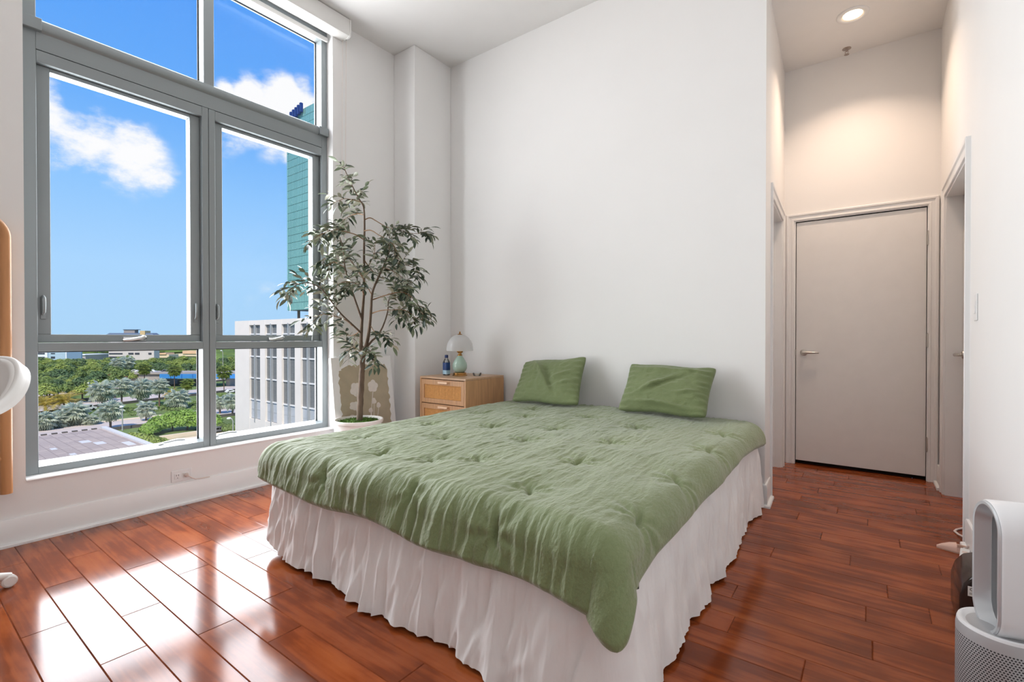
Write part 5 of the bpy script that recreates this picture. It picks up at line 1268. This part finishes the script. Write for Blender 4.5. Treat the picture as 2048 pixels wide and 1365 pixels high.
def leaf_crown(R, blobs, n, size):
    g = G()
    for k in range(n):
        c, r_ = blobs[R.randrange(len(blobs))]; v = Vector((R.gauss(0, 1), R.gauss(0, 1), R.gauss(0, 1))).normalized(); 
        if v.z < -.35: v.z *= -.5
        p = Vector(c)+Vector((v.x*r_[0], v.y*r_[1], v.z*r_[2]))*R.uniform(.72, 1.05)
        nrm = (v+Vector((R.uniform(-.7, .7), R.uniform(-.7, .7), R.uniform(-.2, .9)))).normalized(); t_ = nrm.cross(Vector((R.random(), R.random(), R.random()))).normalized(); b = nrm.cross(t_); s_ = size*R.uniform(.6, 1.3)
        g.add([p-t_*s_, p+b*s_*.55, p+t_*s_, p-b*s_*.55], [(0, 1, 2, 3)])
    return g
def proto(name, crown, trunk_r, trunk_m, leaf_m, core=None):
    # a unit tree: crown centred at z = 1 tall trunk (scaled per tree), kept as meshes only
    c = crown.build('crown', leaf_m, None, smooth=-1, loc=(0, 0, 0)); cm = c.data; bpy.data.objects.remove(c)
    return (name, cm, trunk_r, trunk_m)
def plant(pt, base, h_, s_, label, cat, group=None, rz=0):
    name, cm, tr, tm = pt; o = thing(name, base, label, cat, group)
    c = bpy.data.objects.new('crown', cm); COL.objects.link(c); c.parent = o; c.location = (0, 0, h_); c.scale = (s_, s_, s_); c.rotation_euler = (0, 0, rz)
    key = ('trunk', round(tr, 3), tm)
    if key not in TRUNKS:
        g = G(); g.tube([(0, 0, -.0), (.0, 0, .08), (.02, .0, .5), (0, 0, 1)], [tr*1.25, tr, tr*.9, tr*.8], 8); t_ = g.build('trunk', tm, None, smooth=60, loc=(0, 0, 0)); TRUNKS[key] = t_.data; bpy.data.objects.remove(t_)
    t_ = bpy.data.objects.new('trunk', TRUNKS[key]); COL.objects.link(t_); t_.parent = o; t_.scale = (1, 1, h_)
    return o
TRUNKS = {}
R = random.Random(21)
SILV = [proto('silver_fan_palm', fan_crown(R, 40, 1.35, 1.65, 1.25), .28, 'palm_trunk', 'silver_frond') for _ in range(2)]
SABAL = proto('fan_palm', fan_crown(R, 38, .9, 1.1, 1.2), .2, 'palm_trunk', 'green_frond')
ROYAL = proto('feather_palm', feather_crown(R, 22, 3.6, 1.3, 1.2), .22, 'royal_trunk', 'green_frond')
DATE = proto('feather_palm', feather_crown(R, 30, 3.4, 1.0, 1.2), .25, 'palm_trunk', 'yellow_frond')
OLIV = proto('feather_palm', feather_crown(R, 28, 3.4, 1.2, 1.2), .25, 'palm_trunk', 'green_frond')
def blobs(R, n=7, w=3.2, h_=2.4):
    return [((0, 0, 0), (w*.8, w*.8, h_*.9))]+[((R.uniform(-w, w)*.7, R.uniform(-w, w)*.7, R.uniform(-.5, .8)*h_*.7), (w*R.uniform(.35, .6),)*2+(h_*R.uniform(.4, .6),)) for _ in range(n)]
SHADE = [proto('shade_tree', leaf_crown(R, blobs(R), 2000, .31), .28, 'palm_trunk', m) for m in ('tree_leaf', 'tree_leaf_bright', 'tree_leaf_deep', 'tree_leaf', 'tree_leaf_brown')]
def by_px(pt, xb, yb, xc, yc, rad_px, unit, label, cat='palm tree', group=None):
    b = at_z(xb, yb, ZG); d = (b-CAM).dot(FW); h_ = max(1.0, (yb-yc)/FPX*d); plant(pt, b, h_, rad_px/FPX*d/unit, label, cat, group, R.random()*6)
for i, (xb, yb, xc, yc, rp, lb) in enumerate((
        (204, 812, 203.6, 783, 26, 'silver fan palm standing right of the white van, the leftmost of four tall ones'), (243.5, 824.6, 244.6, 774, 21, 'tall silver fan palm with a long thin trunk, second of the four tall ones'),
        (282.5, 812, 285, 778, 25, 'broad silver fan palm, third of the four tall ones beyond the highway edge'), (318.8, 818, 319, 773, 19, 'silver fan palm, rightmost of the four tall ones, below the blue girder'),
        (221, 859, 220, 822, 25, 'round silver fan palm with a thick trunk at the corner of the paved roof'), (292.5, 842, 292, 819, 20, 'small silver fan palm left of the bright green hedge'),
        (147, 851, 146, 829, 29, 'wide low silver fan palm above the edge of the paved roof'), (88, 861, 87, 842, 24, 'low silver fan palm beside the left window frame'),
        (355, 818, 357, 799, 24, 'bushy silver fan palm rising behind the bright green hedge'), (465, 832, 464, 803, 20, 'silver fan palm in front of the left corner of the office building'), (440, 828, 440, 805, 17, 'small silver fan palm seen just right of the window mullion'),
        (118, 856, 118, 843, 18, 'stunted silver fan palm between two wider ones near the paved roof'), (182, 850, 182, 842, 16, 'smallest silver fan palm, left of the round one by the paved roof'))):
    by_px(SILV[i % 2], xb, yb, xc, yc, rp, 2.9, lb)
for pt, xb, yb, xc, yc, rp, un_, lb in ((DATE, 128, 828, 130, 804, 37, 3.3, 'golden feathery palm above the van'), (DATE, 90, 830, 90, 809, 32, 3.3, 'orange yellow feathery palm beside the left window frame'), (DATE, 340, 806, 339, 788, 17, 3.3, 'yellow green palm clump left of the bushy silver palm'),
                                   (SABAL, 289, 779, 289, 738, 15, 2.0, 'fan palm standing before the viaduct abutment'), (SABAL, 349, 779, 349, 741, 15, 2.0, 'fan palm with two thin trunks before the blue girder'), (SABAL, 448, 784, 449, 745, 17, 2.0, 'fan palm left of the office building below the viaduct'), (SABAL, 375, 790, 375, 768, 14, 2.0, 'fan palm under the right end of the blue girder'),
                                   (ROYAL, 149, 755, 150, 730, 18, 3.4, 'tall royal palm with a pale trunk in the grove, middle of three'), (ROYAL, 119, 757, 119, 737, 18, 3.4, 'royal palm with a pale trunk in the grove, left of three'), (ROYAL, 171, 748, 171, 725, 17, 3.4, 'royal palm with a pale trunk in the grove, right of three'),
                                   (OLIV, 108, 798, 108, 766, 25, 3.4, 'large drooping olive green palm at the left of the grove'), (OLIV, 445, 812, 440, 795, 16, 3.4, 'bright green palm right of the window mullion')):
    by_px(pt, xb, yb, xc, yc, rp, un_, lb)
for i, (x, yb, hpx) in enumerate(((255, 765, 40), (236, 768, 40))): by_px(SILV[i], x, yb, x, yb-hpx, 15, 2.9, ('far silver palm in front of the hotel, the right one', 'far silver palm in front of the hotel, the left one')[i])
for pt, xb, yb, xc, yc, rp, lb in ((SHADE[4], 214, 778, 214, 757, 15, 'rust brown tree in the middle of the grove'), (SHADE[4], 188, 768, 187, 746, 12, 'small rust tinted tree left of the brown one'), (SHADE[4], 246, 782, 247, 758, 11, 'brownish tree near the viaduct abutment')):
    by_px(pt, xb, yb, xc, yc, rp, 4.0, lb, 'tree')
# the grove: broadleaf trees nobody could tell apart
n = 0
for row, (y0, x0, x1, st) in enumerate(((728, 66, 478, 13), (735, 66, 478, 14), (743, 60, 258, 16), (752, 60, 262, 18), (762, 60, 262, 19), (774, 60, 240, 22), (788, 60, 200, 24), (744, 330, 478, 20), (797, 60, 105, 26))):
    x = x0+R.uniform(0, st)
    while x < x1:
        yb = y0+R.uniform(-3, 3)+14; b = at_z(x, yb, ZG); k = R.choice((0, 1, 2, 3, 0, 1, 1, 2)); h_ = R.uniform(4.5, 7.5)
        plant(SHADE[k], b, h_, R.uniform(.95, 1.5)*(1.15 if row < 2 else 1), ('green', 'bright green', 'deep green', 'mid green')[k]+' broadleaf tree in the '+('farthest row', 'second farthest row', 'third row', 'middle', 'near middle', 'near part', 'nearest edge', 'strip behind the viaduct', 'corner by the left window frame')[row]+' of the grove', 'tree', 'broadleaf trees of the grove', R.random()*6); x += st*R.uniform(.7, 1.2); n += 1
print('grove trees', n)
# distant canopy to the horizon
g = G(); ico = [(0, 0, 1)]+[(math.cos(a)*.85, math.sin(a)*.85, .5) for a in np.linspace(0, 2*math.pi, 7)[:-1]]+[(math.cos(a), math.sin(a), -.2) for a in np.linspace(.5, 2*math.pi+.5, 7)[:-1]]
icf = [(0, 1+i, 1+(i+1) % 6) for i in range(6)]+[(1+i, 7+i, 1+(i+1) % 6) for i in range(6)]+[(7+i, 7+(i+1) % 6, 1+(i+1) % 6) for i in range(6)]
for k in range(2600):
    d = 400+1500*R.random()**1.3; px = R.uniform(-60, 760)
    if (d < 680 and 195 < px < 420) or (d < 580 and 30 < px < 225): continue
    b = at_depth(px, 690, d); s_ = R.uniform(4, 8)*(1+d/1200); hh = R.uniform(3.5, 7.5); rot = R.random()*6
    c, sn = math.cos(rot), math.sin(rot)
    g.add([(b.x+(x*c-y*sn)*s_*R.uniform(.85, 1.15), b.y+(x*sn+y*c)*s_*R.uniform(.85, 1.15), ZG+hh*.7+z*hh*.8) for x, y, z in ico], icf)
o = g.build('tree_canopy', 'tree_leaf', None, smooth=60); tag(o, 'distant green tree canopy reaching to the horizon', 'trees', kind='stuff')
# low shrubs on the verges
g = leaf_crown(R, [((-190+R.uniform(-9, 8), R.uniform(15, 100), ZG+.3), (R.uniform(1, 2.4),)*2+(R.uniform(.5, 1.2),)) for _ in range(130)], 9000, .35)
tag(g.build('verge_shrubs', 'tree_leaf', None, smooth=-1), 'low green shrubs on the verge between road and highway', 'shrubs', kind='stuff')
# bright green hedge
def hedge(name, label, spots, n, size, m='hedge_leaf'):
    bl = []
    for px, pyb, pyt, rp in spots:
        b = at_z(px, pyb, ZG); d = (b-CAM).dot(FW); h_ = (pyb-pyt)/FPX*d; r_ = rp/FPX*d; bl.append(((b.x, b.y, ZG+h_*.45), (r_, r_, h_*.55)))
    c = Vector(bl[0][0]); c.z = ZG; t_ = thing(name, c, label, 'hedge')
    leaf_crown(R, bl, n, size).build('foliage', m, t_, smooth=-1)['kind'] = 'stuff'
    g = G()
    for (x, y, z), r_ in bl: g.tube([(x, y, ZG), (x, y, z)], [.25, .1], 6)
    g.build('stems', 'palm_trunk', t_)
hedge('hedge', 'large bright green hedge below the left window pane', [(318, 866, 832, 20), (345, 862, 823, 24), (375, 860, 819, 24), (402, 860, 822, 22), (425, 862, 828, 18), (300, 872, 846, 17)], 11000, .40)
hedge('low_hedge', 'low green hedge along the edge of the paved roof', [(275, 885, 866, 15), (295, 892, 870, 17), (318, 898, 876, 17), (340, 900, 882, 14), (262, 878, 866, 9)], 5000, .34, 'tree_leaf_bright')
hedge('low_hedge', 'low hedge below the right window pane beside the street lamp', [(440, 862, 846, 14), (460, 866, 848, 14)], 2600, .34, 'tree_leaf')
by_px(SABAL, 505, 872, 505, 848, 11, 2.0, 'small palm at the foot of the office building')
